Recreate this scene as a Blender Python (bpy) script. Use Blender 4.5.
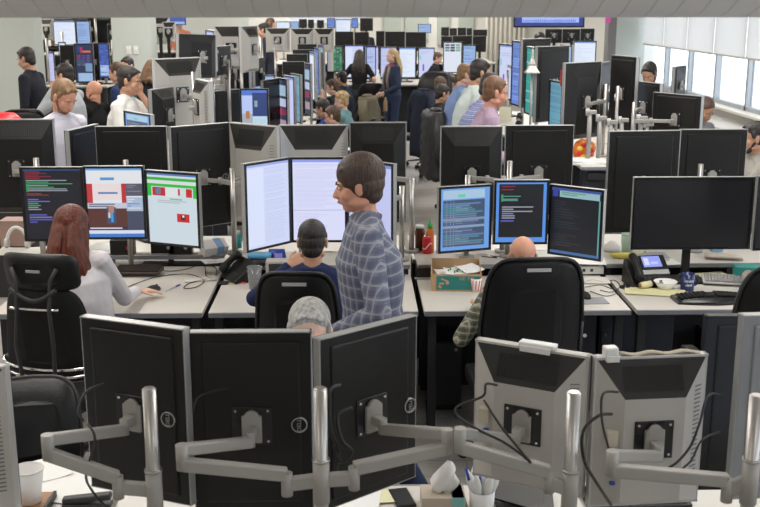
import bpy, bmesh, math, random
from mathutils import Vector, Matrix
for o in list(bpy.data.objects): bpy.data.objects.remove(o)
S = bpy.context.scene; COL = S.collection; PI = math.pi; R = math.radians
V = Vector
# ---------------- camera, world, lights, exposure ----------------
F = 1055.0; CAMZ = 2.46; PITCH = 13.36; YAW = 1.33
cd = bpy.data.cameras.new('camera'); cam = bpy.data.objects.new('camera', cd); COL.objects.link(cam)
cam.location = (0, 0, CAMZ); cam.rotation_euler = (R(90-PITCH), 0, R(-YAW))
cd.sensor_width = 36; cd.lens = F/760*36; cd.clip_start = .05; cd.clip_end = 300
cd.dof.use_dof = True; cd.dof.focus_distance = 5.6; cd.dof.aperture_fstop = 7.5
S.camera = cam
S.view_settings.view_transform = 'Standard'; S.view_settings.look = 'None'
S.view_settings.gamma = 1; S.view_settings.use_curve_mapping = False
S.view_settings.exposure = -0.1
w = bpy.data.worlds.new('sky'); S.world = w; w.use_nodes = True
w.node_tree.nodes['Background'].inputs[0].default_value = (.86, .93, 1, 1)
w.node_tree.nodes['Background'].inputs[1].default_value = 2.5
CEIL = 3.7
def ceiling_lamp(x, y, sx, sy, e):
    l = bpy.data.lights.new('ceiling_lamp', 'AREA'); l.shape = 'RECTANGLE'; l.size = sx; l.size_y = sy
    l.energy = e; l.color = (1, .955, .895)
    o = bpy.data.objects.new('ceiling_lamp', l); COL.objects.link(o); o.location = (x, y, CEIL-.06)
for y, e in ((-1, 32), (4.6, 76), (9, 105), (14, 115), (19, 115), (24, 115), (29, 115)):
    for x in (-6.5, -2.2, 2.2):
        ceiling_lamp(x, y, .5, 3.2, e)
# ---------------- pixel rays (each point is placed at a real depth) ----------------
RM = cam.rotation_euler.to_matrix(); C0 = V((0, 0, CAMZ))
def ray(px, py): return RM @ V(((px-380)/F, (253.5-py)/F, -1))
def at(px, py, Y):
    d = ray(px, py); return C0 + d*(Y/d.y)
def atz(px, py, z):
    d = ray(px, py); return C0 + d*((z-CAMZ)/d.z)
RI = RM.inverted()
def proj(p):
    q = RI @ (V(p)-C0); return 380+F*q.x/-q.z, 253.5-F*q.y/-q.z
# ---------------- materials ----------------
MATS = {}
def mat(name, col, rough=.5, metal=0, emit=0, noise=0, nscale=20, bump=0, bscale=60, stretch=(1, 1, 1), spec=.5, trans=0, coat=0):
    if name in MATS: return MATS[name]
    m = bpy.data.materials.new(name); m.use_nodes = True; nt = m.node_tree; b = nt.nodes['Principled BSDF']
    b.inputs['Base Color'].default_value = (*col, 1); b.inputs['Roughness'].default_value = rough
    b.inputs['Metallic'].default_value = metal; b.inputs['Specular IOR Level'].default_value = spec
    b.inputs['Transmission Weight'].default_value = trans; b.inputs['Coat Weight'].default_value = coat
    if emit:
        b.inputs['Emission Color'].default_value = (*col, 1); b.inputs['Emission Strength'].default_value = emit
        b.inputs['Base Color'].default_value = (.01, .01, .01, 1)
    if noise or bump:
        tc = nt.nodes.new('ShaderNodeTexCoord'); mp = nt.nodes.new('ShaderNodeMapping'); mp.inputs['Scale'].default_value = stretch
        nt.links.new(tc.outputs['Object'], mp.inputs['Vector'])
    if noise:
        n = nt.nodes.new('ShaderNodeTexNoise'); n.inputs['Scale'].default_value = nscale; n.inputs['Detail'].default_value = 4
        nt.links.new(mp.outputs[0], n.inputs['Vector'])
        r = nt.nodes.new('ShaderNodeMapRange'); r.inputs[1].default_value = .25; r.inputs[2].default_value = .75
        r.inputs[3].default_value = 1-noise; r.inputs[4].default_value = 1+noise
        nt.links.new(n.outputs['Fac'], r.inputs[0])
        mx = nt.nodes.new('ShaderNodeVectorMath'); mx.operation = 'SCALE'; mx.inputs[0].default_value = col
        nt.links.new(r.outputs[0], mx.inputs['Scale']); nt.links.new(mx.outputs[0], b.inputs['Base Color'])
    if bump:
        n2 = nt.nodes.new('ShaderNodeTexNoise'); n2.inputs['Scale'].default_value = bscale; n2.inputs['Detail'].default_value = 3
        nt.links.new(mp.outputs[0], n2.inputs['Vector'])
        bp = nt.nodes.new('ShaderNodeBump'); bp.inputs['Strength'].default_value = bump; bp.inputs['Distance'].default_value = .01
        nt.links.new(n2.outputs['Fac'], bp.inputs['Height']); nt.links.new(bp.outputs[0], b.inputs['Normal'])
    MATS[name] = m; return m
def plaid(name, base, dark, light, sc=1.0, lw=.1):
    """woven check from stripes along two axes"""
    m = bpy.data.materials.new(name); m.use_nodes = True; nt = m.node_tree; b = nt.nodes['Principled BSDF']; b.inputs['Roughness'].default_value = .85
    tc = nt.nodes.new('ShaderNodeTexCoord'); sx = nt.nodes.new('ShaderNodeSeparateXYZ')
    nz = nt.nodes.new('ShaderNodeTexNoise'); nz.inputs['Scale'].default_value = 6
    ms = nt.nodes.new('ShaderNodeVectorMath'); ms.operation = 'SCALE'; ms.inputs['Scale'].default_value = .012
    nt.links.new(tc.outputs['Object'], nz.inputs['Vector']); nt.links.new(nz.outputs['Color'], ms.inputs[0])
    ad = nt.nodes.new('ShaderNodeVectorMath'); nt.links.new(tc.outputs['Object'], ad.inputs[0]); nt.links.new(ms.outputs[0], ad.inputs[1])
    nt.links.new(ad.outputs[0], sx.inputs[0])
    ax = nt.nodes.new('ShaderNodeMath'); ax.operation = 'ADD'; nt.links.new(sx.outputs[0], ax.inputs[0]); nt.links.new(sx.outputs[1], ax.inputs[1])
    def band(src, period, width, off=0.0):
        a = nt.nodes.new('ShaderNodeMath'); a.operation = 'MULTIPLY_ADD'; a.inputs[1].default_value = 1/period; a.inputs[2].default_value = off+50
        nt.links.new(src, a.inputs[0])
        f = nt.nodes.new('ShaderNodeMath'); f.operation = 'FRACT'; nt.links.new(a.outputs[0], f.inputs[0])
        l = nt.nodes.new('ShaderNodeMath'); l.operation = 'LESS_THAN'; l.inputs[1].default_value = width; nt.links.new(f.outputs[0], l.inputs[0])
        return l.outputs[0]
    def mixc(prev, fac, col, amt):
        k = nt.nodes.new('ShaderNodeMath'); k.operation = 'MULTIPLY'; k.inputs[1].default_value = amt; nt.links.new(fac, k.inputs[0])
        x = nt.nodes.new('ShaderNodeMix'); x.data_type = 'RGBA'; nt.links.new(k.outputs[0], x.inputs[0])
        if isinstance(prev, tuple): x.inputs[6].default_value = (*prev, 1)
        else: nt.links.new(prev, x.inputs[6])
        x.inputs[7].default_value = (*col, 1); return x.outputs[2]
    c = base; P = .05*sc
    for s in (ax.outputs[0], sx.outputs[2]): c = mixc(c, band(s, P, .45), dark, .6)
    for s in (ax.outputs[0], sx.outputs[2]): c = mixc(c, band(s, P, lw, .3), light, .75)
    nt.links.new(c, b.inputs['Base Color'])
    MATS[name] = m; return m
def skinmat(n, c): return mat(n, c, .55, noise=.06, nscale=30, bump=.05, bscale=150)
def hairmat(n, c): return mat(n, c, .5, noise=.5, nscale=60, bump=.6, bscale=120, stretch=(1, 1, .12))
def cloth(n, c, r=.9): return mat(n, c, r, noise=.1, nscale=12, bump=.5, bscale=14, spec=.2)
black_plastic = mat('black_plastic', (.0105, .0098, .0095), .42, noise=.1, nscale=4, bump=.03, bscale=300, spec=.35)
black_gloss = mat('black_gloss', (.012, .012, .014), .25)
dark_grey = mat('dark_grey_plastic', (.03, .03, .031), .5, spec=.4)
vent_dark = mat('dark_vent_plastic', (.022, .020, .018), .55, spec=.35)
silver = mat('silver_paint', (.40, .40, .39), .4, .4)
alu = mat('brushed_aluminium', (.50, .48, .455), .36, .9, noise=.06, nscale=40, stretch=(1, 1, .1))
armgrey = mat('arm_grey_paint', (.37, .355, .33), .48, .2, noise=.04, nscale=8)
beige = mat('warm_light_grey_plastic', (.47, .45, .42), .5, noise=.03, nscale=6, bump=.02, bscale=400)
beige2 = mat('pale_grey_plastic', (.52, .51, .50), .5, noise=.03, nscale=6)
white_plastic = mat('white_plastic', (.75, .75, .73), .45)
chrome = mat('chrome', (.8, .8, .8), .15, 1)
desk_white = mat('desk_laminate', (.61, .575, .52), .45, noise=.03, nscale=3)
desk_edge = mat('desk_edge_grey', (.25, .26, .28), .4, .3)
panel_dark = mat('dark_panel', (.018, .02, .025), .55, noise=.1, nscale=5)
paper = mat('white_paper', (.82, .81, .78), .8)
paper_y = mat('yellow_paper', (.8, .76, .38), .8)
paper_blue = mat('pale_blue_print', (.3, .45, .7), .7)
cardboard = mat('cardboard', (.50, .33, .18), .8, noise=.08, nscale=10)
teal = mat('teal_print', (.02, .20, .19), .6)
red = mat('red_print', (.65, .02, .03), .4)
green = mat('green_cap', (.03, .45, .08), .4)
orange = mat('orange_sauce', (.8, .2, .03), .35)
yellow = mat('yellow_plastic', (.85, .65, .05), .4)
blue_plastic = mat('blue_plastic', (.02, .06, .35), .4)
navy_ceramic = mat('navy_ceramic', (.02, .03, .12), .25)
clear = mat('clear_plastic', (.9, .93, .95), .08, trans=.85, spec=.5)
rubber = mat('cable_rubber', (.015, .015, .015), .5)
leather = mat('black_leather', (.0085, .0085, .009), .45, noise=.15, nscale=8, spec=.35, bump=.15, bscale=120)
meshfab = mat('black_mesh_fabric', (.009, .009, .0095), .75, bump=.3, bscale=500, spec=.3)
wood = mat('brown_wood', (.33, .16, .06), .5, noise=.2, nscale=12, stretch=(1, 6, 1))
tissue = mat('tissue_paper', (.78, .76, .73), .9)
EM = {}
def em(c, s=1.0):
    k = (round(c[0], 3), round(c[1], 3), round(c[2], 3), s)
    if k not in EM: EM[k] = mat('lit_screen_colour', c, .3, emit=s) if 'x'+str(k) in MATS else _em(k, c, s)
    return EM[k]
def _em(k, c, s):
    m = bpy.data.materials.new('lit_screen_colour'); m.use_nodes = True; b = m.node_tree.nodes['Principled BSDF']
    b.inputs['Base Color'].default_value = (.01, .01, .01, 1); b.inputs['Roughness'].default_value = .3
    b.inputs['Emission Color'].default_value = (*c, 1); b.inputs['Emission Strength'].default_value = s
    return m
# ---------------- mesh builder ----------------
def frame_of(d, up=V((0, 0, 1))):
    d = V(d).normalized()
    if abs(d.dot(up)) > .98: up = V((0, 1, 0))
    x = d.cross(up).normalized(); z = x.cross(d).normalized(); return x, d, z
class MB:
    def __init__(s): s.bm = bmesh.new(); s.mats = []
    def mi(s, m):
        if m not in s.mats: s.mats.append(m)
        return s.mats.index(m)
    def _fin(s, vs, fs, m, bev=0, seg=2, smooth=False):
        i = s.mi(m)
        for f in fs: f.material_index = i; f.smooth = smooth
        if bev:
            es = list({e for f in fs for e in f.edges})
            r = bmesh.ops.bevel(s.bm, geom=es, offset=bev, segments=seg, profile=.7, affect='EDGES')
            for f in r['faces']: f.material_index = i; f.smooth = True
    def hexa(s, p, m, bev=0, seg=2):
        vs = [s.bm.verts.new(V(q)) for q in p]
        fs = [s.bm.faces.new([vs[k] for k in q]) for q in ((3, 2, 1, 0), (4, 5, 6, 7), (0, 1, 5, 4), (1, 2, 6, 5), (2, 3, 7, 6), (3, 0, 4, 7))]
        s._fin(vs, fs, m, bev, seg); return s
    def box(s, c, sz, m, bev=0, rz=0, rx=0, ry=0, seg=2):
        M = Matrix.Translation(V(c)) @ Matrix.Rotation(rz, 4, 'Z') @ Matrix.Rotation(ry, 4, 'Y') @ Matrix.Rotation(rx, 4, 'X')
        a, b, d = sz[0]/2, sz[1]/2, sz[2]/2
        return s.hexa([M @ V(q) for q in ((-a, -b, -d), (a, -b, -d), (a, b, -d), (-a, b, -d), (-a, -b, d), (a, -b, d), (a, b, d), (-a, b, d))], m, bev, seg)
    def bar(s, p0, p1, w_, h_, m, bev=0, w1=None, h1=None, up=V((0, 0, 1))):
        p0, p1 = V(p0), V(p1); x, d, z = frame_of(p1-p0, up); w1 = w_ if w1 is None else w1; h1 = h_ if h1 is None else h1
        q = []
        for (p, a, b) in ((p0, w_/2, h_/2), (p1, w1/2, h1/2)):
            q.append([p-x*a-z*b, p+x*a-z*b, p+x*a+z*b, p-x*a+z*b])
        return s.hexa([q[0][0], q[0][1], q[1][1], q[1][0], q[0][3], q[0][2], q[1][2], q[1][3]], m, bev)
    def rings(s, rs, m, caps=True, smooth=True):
        n = len(rs[0]); L = [[s.bm.verts.new(V(p)) for p in r] for r in rs]; i = s.mi(m)
        for a, b in zip(L, L[1:]):
            for k in range(n):
                f = s.bm.faces.new((a[k], a[(k+1) % n], b[(k+1) % n], b[k])); f.material_index = i; f.smooth = smooth
        if caps:
            for r_ in (list(reversed(L[0])), L[-1]):
                f = s.bm.faces.new(r_); f.material_index = i
        return s
    def tube(s, pts, r, m, n=8, caps=True):
        pts = [V(p) for p in pts]; rs = []; rr = r if isinstance(r, (list, tuple)) else [r]*len(pts)
        up = V((0, 0, 1)); 
        for k, p in enumerate(pts):
            d = (pts[min(k+1, len(pts)-1)]-pts[max(k-1, 0)])
            if d.length < 1e-7: d = V((0, 0, 1))
            x, d, z = frame_of(d, up)
            if k and x.dot(px_) < 0: x = -x; z = -z
            px_ = x
            rs.append([p+x*math.cos(t*2*PI/n)*rr[k]+z*math.sin(t*2*PI/n)*rr[k] for t in range(n)])
        return s.rings(rs, m, caps)
    def cyl(s, p0, p1, r0, r1, m, n=20): return s.tube([p0, p1], [r0, r1], m, n)
    def lathe(s, c, prof, m, n=24, caps=True):
        c = V(c); return s.rings([[c+V((r*math.cos(t*2*PI/n), r*math.sin(t*2*PI/n), z)) for t in range(n)] for r, z in prof], m, caps)
    def ell(s, c, r, m, M=None, nu=12, nv=8):
        c = V(c); M = M or Matrix.Identity(3); rs = []
        for j in range(nv+1):
            ph = -PI/2+PI*(j+.0)/nv; ph = max(-PI/2+.06, min(PI/2-.06, ph))
            rs.append([c+M @ V((r[0]*math.cos(ph)*math.cos(t*2*PI/nu), r[1]*math.cos(ph)*math.sin(t*2*PI/nu), r[2]*math.sin(ph))) for t in range(nu)])
        return s.rings(rs, m)
    def cap(s, p0, p1, r0, r1, m, n=10):
        p0, p1 = V(p0), V(p1); x, d, z = frame_of(p1-p0); rs = []
        for (p, r, sg) in ((p0, r0, -1), (p1, r1, 1)):
            for a in ((75, 45, 15) if sg < 0 else (15, 45, 75)):
                a = R(a); rs.append([p+d*sg*math.sin(a)*r+(x*math.cos(t*2*PI/n)+z*math.sin(t*2*PI/n))*r*math.cos(a) for t in range(n)])
        return s.rings(rs, m)
    def prism(s, poly, f0, f1, m, bev=0):
        """poly list of 2d points; f0/f1 map (u,v)->3D for the two ends"""
        a = [s.bm.verts.new(V(f0(*p))) for p in poly]; b = [s.bm.verts.new(V(f1(*p))) for p in poly]; n = len(poly)
        fs = [s.bm.faces.new(list(reversed(a))), s.bm.faces.new(b)]+[s.bm.faces.new((a[k], a[(k+1) % n], b[(k+1) % n], b[k])) for k in range(n)]
        s._fin(None, fs, m, bev); return s
    def quad(s, a, b, c, d, m):
        f = s.bm.faces.new([s.bm.verts.new(V(q)) for q in (a, b, c, d)]); f.material_index = s.mi(m); return s
    def build(s, name, parent=None, label=None, kind=None, normals=True):
        if normals: bmesh.ops.recalc_face_normals(s.bm, faces=s.bm.faces)
        me = bpy.data.meshes.new(name); s.bm.to_mesh(me); s.bm.free()
        for m in s.mats: me.materials.append(m)
        o = bpy.data.objects.new(name, me); COL.objects.link(o)
        if parent: o.parent = parent
        if label: o['label'] = label
        if kind: o['kind'] = kind
        return o
def thing(name, label, cat, loc=(0, 0, 0), rz=0, group=None):
    o = bpy.data.objects.new(name, None); COL.objects.link(o); o.location = V(loc); o.rotation_euler = (0, 0, rz)
    o.empty_display_size = .1; o['label'] = label; o['category'] = cat
    if group: o['group'] = group
    return o
def tag(o, label, cat, group=None):
    o['label'] = label; o['category'] = cat
    if group: o['group'] = group
    return o
def struct(mb, name, parent=None):
    o = mb.build(name, parent)
    if not parent: o['kind'] = 'structure'
    return o
def text_into(mb, txt, size, m, M, depth=.0006):
    c = bpy.data.curves.new('t', 'FONT'); c.body = txt; c.size = size; c.align_x = 'CENTER'; c.align_y = 'CENTER'; c.extrude = depth; c.resolution_u = 2
    o = bpy.data.objects.new('t', c); COL.objects.link(o); bpy.context.view_layer.update()
    me = bpy.data.meshes.new_from_object(o.evaluated_get(bpy.context.evaluated_depsgraph_get())); bpy.data.objects.remove(o)
    me.transform(M); i = mb.mi(m); n0 = len(mb.bm.faces); mb.bm.from_mesh(me); mb.bm.faces.ensure_lookup_table()
    for f in mb.bm.faces[n0:]: f.material_index = i
    bpy.data.meshes.remove(me)
def remesh_apply(o, vox, smooth=2):
    m = o.modifiers.new('r', 'REMESH'); m.mode = 'VOXEL'; m.voxel_size = vox; m.use_smooth_shade = True
    if smooth: m2 = o.modifiers.new('s', 'SMOOTH'); m2.iterations = smooth; m2.factor = .5
    bpy.context.view_layer.update()
    me = bpy.data.meshes.new_from_object(o.evaluated_get(bpy.context.evaluated_depsgraph_get()))
    old = o.data; o.modifiers.clear(); o.data = me; me.name = old.name; bpy.data.meshes.remove(old)
    if not me.materials: pass
    return o
# ---------------- room ----------------
XR = 5.85; YB = 31.0; XL = -9.5
plank = bpy.data.materials.new('floor_planks'); plank.use_nodes = True
def floor_nodes(m):
    nt = m.node_tree; b = nt.nodes['Principled BSDF']; b.inputs['Roughness'].default_value = .33
    tc = nt.nodes.new('ShaderNodeTexCoord'); br = nt.nodes.new('ShaderNodeTexBrick'); nt.links.new(tc.outputs['Object'], br.inputs['Vector'])
    br.inputs['Color1'].default_value = (.40, .375, .345, 1); br.inputs['Color2'].default_value = (.47, .44, .405, 1); br.inputs['Mortar'].default_value = (.25, .235, .215, 1)
    br.inputs['Scale'].default_value = 1; br.inputs['Mortar Size'].default_value = .004; br.inputs['Brick Width'].default_value = 1.2; br.inputs['Row Height'].default_value = .2
    n = nt.nodes.new('ShaderNodeTexNoise'); n.inputs['Scale'].default_value = 9; mp = nt.nodes.new('ShaderNodeMapping'); mp.inputs['Scale'].default_value = (1, 8, 1)
    nt.links.new(tc.outputs['Object'], mp.inputs[0]); nt.links.new(mp.outputs[0], n.inputs['Vector'])
    x = nt.nodes.new('ShaderNodeMix'); x.data_type = 'RGBA'; x.blend_type = 'MULTIPLY'; x.inputs[0].default_value = .3
    nt.links.new(br.outputs['Color'], x.inputs[6]); nt.links.new(n.outputs['Color'], x.inputs[7]); nt.links.new(x.outputs[2], b.inputs['Base Color'])
floor_nodes(plank)
wall_green = mat('wall_pale_green', (.50, .535, .50), .7, noise=.02, nscale=2)
wall_white = mat('wall_white', (.72, .72, .68), .75, noise=.02, nscale=2)
m = MB(); m.box(((XL+XR)/2, 14, -.05), (XR-XL+.4, 36, .1), plank); struct(m, 'floor')
m = MB(); m.box(((XL+XR)/2, 14, CEIL+.05), (XR-XL+.4, 36, .1), mat('ceiling_white', (.75, .75, .73), .9)); struct(m, 'ceiling')
m = MB(); m.box((XL-.1, 14, CEIL/2), (.2, 36, CEIL), wall_white); struct(m, 'wall_left')
m = MB(); m.box(((XL+XR)/2, -4, CEIL/2), (XR-XL+.4, .2, CEIL), wall_white); struct(m, 'wall_front')
m = MB(); m.box(((XL+XR)/2, YB+.1, CEIL/2), (XR-XL+.4, .2, CEIL), wall_white); struct(m, 'wall_back')
# right wall with a band of windows from z .86 up
WY = [-4, 21.6]
m = MB(); m.box((XR+.1, (WY[0]+WY[1])/2, .43), (.2, WY[1]-WY[0], .86), wall_white)
m.box((XR+.1, (WY[0]+WY[1])/2, CEIL-.15), (.2, WY[1]-WY[0], .3), wall_white)
m.box((XR+.1, (WY[1]+32)/2, CEIL/2), (.2, 32-WY[1], CEIL), wall_white); struct(m, 'wall_right')
m = MB(); m.box((XR-.06, (WY[0]+WY[1])/2, .87), (.32, WY[1]-WY[0], .04), mat('sill_cream', (.72, .68, .6), .5), .005); struct(m, 'trim_1')
mull = mat('mullion_grey', (.42, .45, .48), .45, .3); pane = mat('window_glass', (.97, .98, 1), .02, trans=1, spec=.5)
pane.node_tree.nodes['Principled BSDF'].inputs['IOR'].default_value = 1.0
blindm = mat('roller_blind_fabric', (.72, .71, .69), .9, noise=.03, nscale=30)
bn = blindm.node_tree; tl = bn.nodes.new('ShaderNodeBsdfTranslucent'); tl.inputs[0].default_value = (.88, .87, .85, 1)
mxs = bn.nodes.new('ShaderNodeMixShader'); mxs.inputs[0].default_value = .6
bn.links.new(bn.nodes['Principled BSDF'].outputs[0], mxs.inputs[1]); bn.links.new(tl.outputs[0], mxs.inputs[2]); bn.links.new(mxs.outputs[0], bn.nodes['Material Output'].inputs[0])
ys = [21.5-1.43*k for k in range(18)]
for k, (ya, yb) in enumerate(zip(ys[1:], ys)):
    fr = MB()
    fr.box((XR+.04, ya, 2.1), (.10, .07, 2.5), mull, .006); fr.box((XR+.04, (ya+yb)/2, .92), (.1, yb-ya, .06), mull); fr.box((XR+.04, (ya+yb)/2, 3.37), (.1, yb-ya, .06), mull)
    f = fr.build('window_%d' % (k+1)); f['kind'] = 'structure'
    g = MB(); g.box((XR+.06, (ya+yb)/2, 2.14), (.008, yb-ya-.07, 2.38), pane); g.build('pane', f)
    if k < 9:
        b = thing('roller_blind', ['white roller blind half drawn over the %s window from the far corner' % n for n in ('first', 'second', 'third', 'fourth', 'fifth', 'sixth', 'seventh', 'eighth', 'ninth')][k], 'blind', (XR-.06, (ya+yb)/2, 1.66), 0, 'roller blinds on the window wall')
        q = MB(); q.box((0, 0, .86), (.004, yb-ya-.03, 1.7), blindm); q.build('fabric', b)
        q = MB(); q.box((0, 0, 0), (.014, yb-ya-.03, .03), mat('blind_bar', (.55, .52, .47), .5), .004); q.build('bottom_bar', b)
        q = MB(); q.cyl((0, -(yb-ya)/2+.015, 1.72), (0, (yb-ya)/2-.015, 1.72), .035, .035, white_plastic, 12); q.build('roller', b)
# outside: pale snowy bank and far blocks
out = mat('outdoor_pale_concrete', (.9, .91, .93), .9, noise=.08, nscale=.4)
m = MB(); m.box((60, 10, -6), (100, 140, 1), mat('snowy_ground', (.85, .87, .9), .9, noise=.06, nscale=.3)); struct(m, 'ground')
for (x, y, z, sx, sy, h, lb) in ((80, 50, -5.5, 12, 22, 8, 'pale grey block far outside the windows, the longer one'), (70, 110, -5.5, 10, 16, 10, 'pale grey block outside beyond the far end of the windows')):
    b = thing('building', lb, 'building', (x, y, z))
    q = MB(); q.box((0, 0, h/2), (sx, sy, h), out); q.build('wall', b)
    for j in range(2):
        for i in range(5):
            q = MB(); q.box((-sx/2-.02, -sy/2+sy*(i+.5)/5, 2+j*3), (.1, 1.6, 1.4), mat('outdoor_window', (.62, .66, .7), .3)); q.build('window', b)
# left wall stub, column with switches, end wall and dark column on the right
def wallbox(name, x0, x1, Y, depth, mt, z1=CEIL):
    a = at(x0, 100, Y).x; b_ = at(x1, 100, Y).x
    q = MB(); q.box(((a+b_)/2, Y+depth/2, z1/2), (b_-a, depth, z1), mt); return struct(q, name)
wallbox('wall_alcove', -60, 38.5, 17.5, .5, wall_green)
col = wallbox('wall_pillar', 115.5, 153, 16.2, .55, wall_green)
for k, px in enumerate((128.6, 136)):
    p = at(px, 50, 16.19); s_ = thing('light_switch', ('white wall switch plate on the pale green pillar, left of the pair', 'white wall switch plate on the pale green pillar, right of the pair')[k], 'switch', p, 0, 'switch plates on the pillar')
    q = MB(); q.box((0, -.002, 0), (.075, .012, .12), white_plastic, .004); q.build('plate', s_)
    q = MB(); q.box((0, -.012, 0), (.03, .01, .05), white_plastic, .003); q.build('rocker', s_)
wallbox('wall_end', 612.5, 641.5, 21.6, .2, wall_green)
colg = mat('column_grey', (.20, .195, .19), .5, noise=.15, nscale=4, stretch=(1, 1, .2))
wallbox('wall_column', 605, 613, 20.5, .3, colg)
p = at(608, 20, 20.45); m = MB(); m.box((p.x, p.y, p.z), (.1, .03, .1), mat('pink_sign', (.8, .1, .5), .5)); tag(m.build('sign'), 'small pink sign at the top of the dark grey column', 'sign')
# curtains, glazed bays on the back wall
glow = mat('daylight_glass', (.9, .94, 1), .2, emit=.95)
def back_panel(name, x0, x1, y0, y1, mt, Y=YB-.06, th=.08):
    a = at(x0, y1, Y); b_ = at(x1, y0, Y); q = MB(); q.box(((a.x+b_.x)/2, Y, (a.z+b_.z)/2), (b_.x-a.x, th, b_.z-a.z), mt); return q
k = 20
for (x0, x1, y0, y1) in ((212, 228, 12, 26), (290, 366, 12, 23), (384, 401, 5, 40), (405, 429, 5, 40), (437, 450, 5, 45), (458, 474, 5, 50), (748-260, 515, 5, 60)):
    q = back_panel('w', x0, x1, y0, y1, glow if x1 < 380 else mat('frosted_glazing', (.42, .47, .42), .3) if x0 < 480 else mat('curtain_cream', (.74, .72, .66), .9)); o = q.build('window_%d' % k); o['kind'] = 'structure'; k += 1
m = MB(); a = at(152, 60, YB-1).x; b_ = at(250, 60, YB-1).x
m.box(((a+b_)/2, YB-1, CEIL/2), (b_-a, .2, CEIL), wall_green); struct(m, 'wall_partition')
for i in range(9):
    m = MB(); p = at(487+i*4.6, 40, YB-.12); m.cyl((p.x, p.y, .1), (p.x, p.y, CEIL), .05, .05, mat('curtain_cream', (.74, .72, .66), .9), 8)
    if i == 0: ct = thing('curtain', 'cream floor length curtain on the back wall', 'curtain', (p.x, p.y, 0))
    m.bm.transform(Matrix.Translation(-ct.location)); m.build('fold', ct)
# big fabric-wrapped duct just in front of the camera's upper view
ductm = mat('duct_grey', (.74, .735, .725), .6, noise=.06, nscale=5, bump=.04, bscale=10)
d = thing('air_duct', 'wide grey round air duct running across the top', 'duct', (0, 2.3, 2.745))
m = MB(); m.tube([(-3.2, 0, 0), (3.2, 0, 0)], .315, ductm, 40); m.build('duct_shell', d)
seamm = mat('duct_seam_grey', (.64, .635, .625), .7)
for i in range(56):
    x = -1.5+i*.054; m = MB(); m.tube([(x-.002, 0, 0), (x+.002, 0, 0)], .3151, seamm, 40); m.build('seam_ring', d)
for x in (-2.2, 0, 2.2):
    m = MB(); m.cyl((x, 0, .2), (x, 0, CEIL-2.745), .006, .006, chrome, 8); m.build('hanger_rod', d)
# hanging sign display
p = at(549, 27, 19.5); wd = at(584.5, 27, 19.5).x-at(514, 27, 19.5).x
d = thing('hanging_display', 'long blue ticker display hanging from the ceiling above the right desks', 'display', (p.x, p.y, p.z), R(-2))
m = MB(); m.box((0, .06, .2), (wd, .12, .42), black_gloss, .01); m.build('housing', d)
m = MB(); m.box((0, -.004, .2), (wd-.06, .01, .36), em((.03, .05, .28)))
m.box((.02, -.012, .2), (wd*.80, .008, .24), em((.42, .55, 1)))
random.seed(4)
for i in range(26): m.box((-wd*.36+i*wd*.029, -.018, .11), (wd*.018, .004, .03+.02*random.random()), em((.12, .2, .7)))
m.build('screen', d)
for x in (-.5, .5):
    m = MB(); m.cyl((x, .06, .4), (x, .06, CEIL-p.z), .012, .012, dark_grey, 8); m.build('hanger_rod', d)
# black hook on the blinds
p = at(720, 17, 15.4); p.x = XR-.09
m = MB(); pts = [(0, 0, .3), (0, 0, .02)]+[(0, -.05+.05*math.cos(t), -.02-.05*math.sin(t)) for t in [i*PI/6 for i in range(0, 8)]]
m.tube(pts, .012, black_gloss, 8); m.bm.transform(Matrix.Translation((XR-.09, 14.6, 2.22)))
tag(m.build('hook'), 'black curved hook hanging in front of the white blinds', 'hook')
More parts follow.
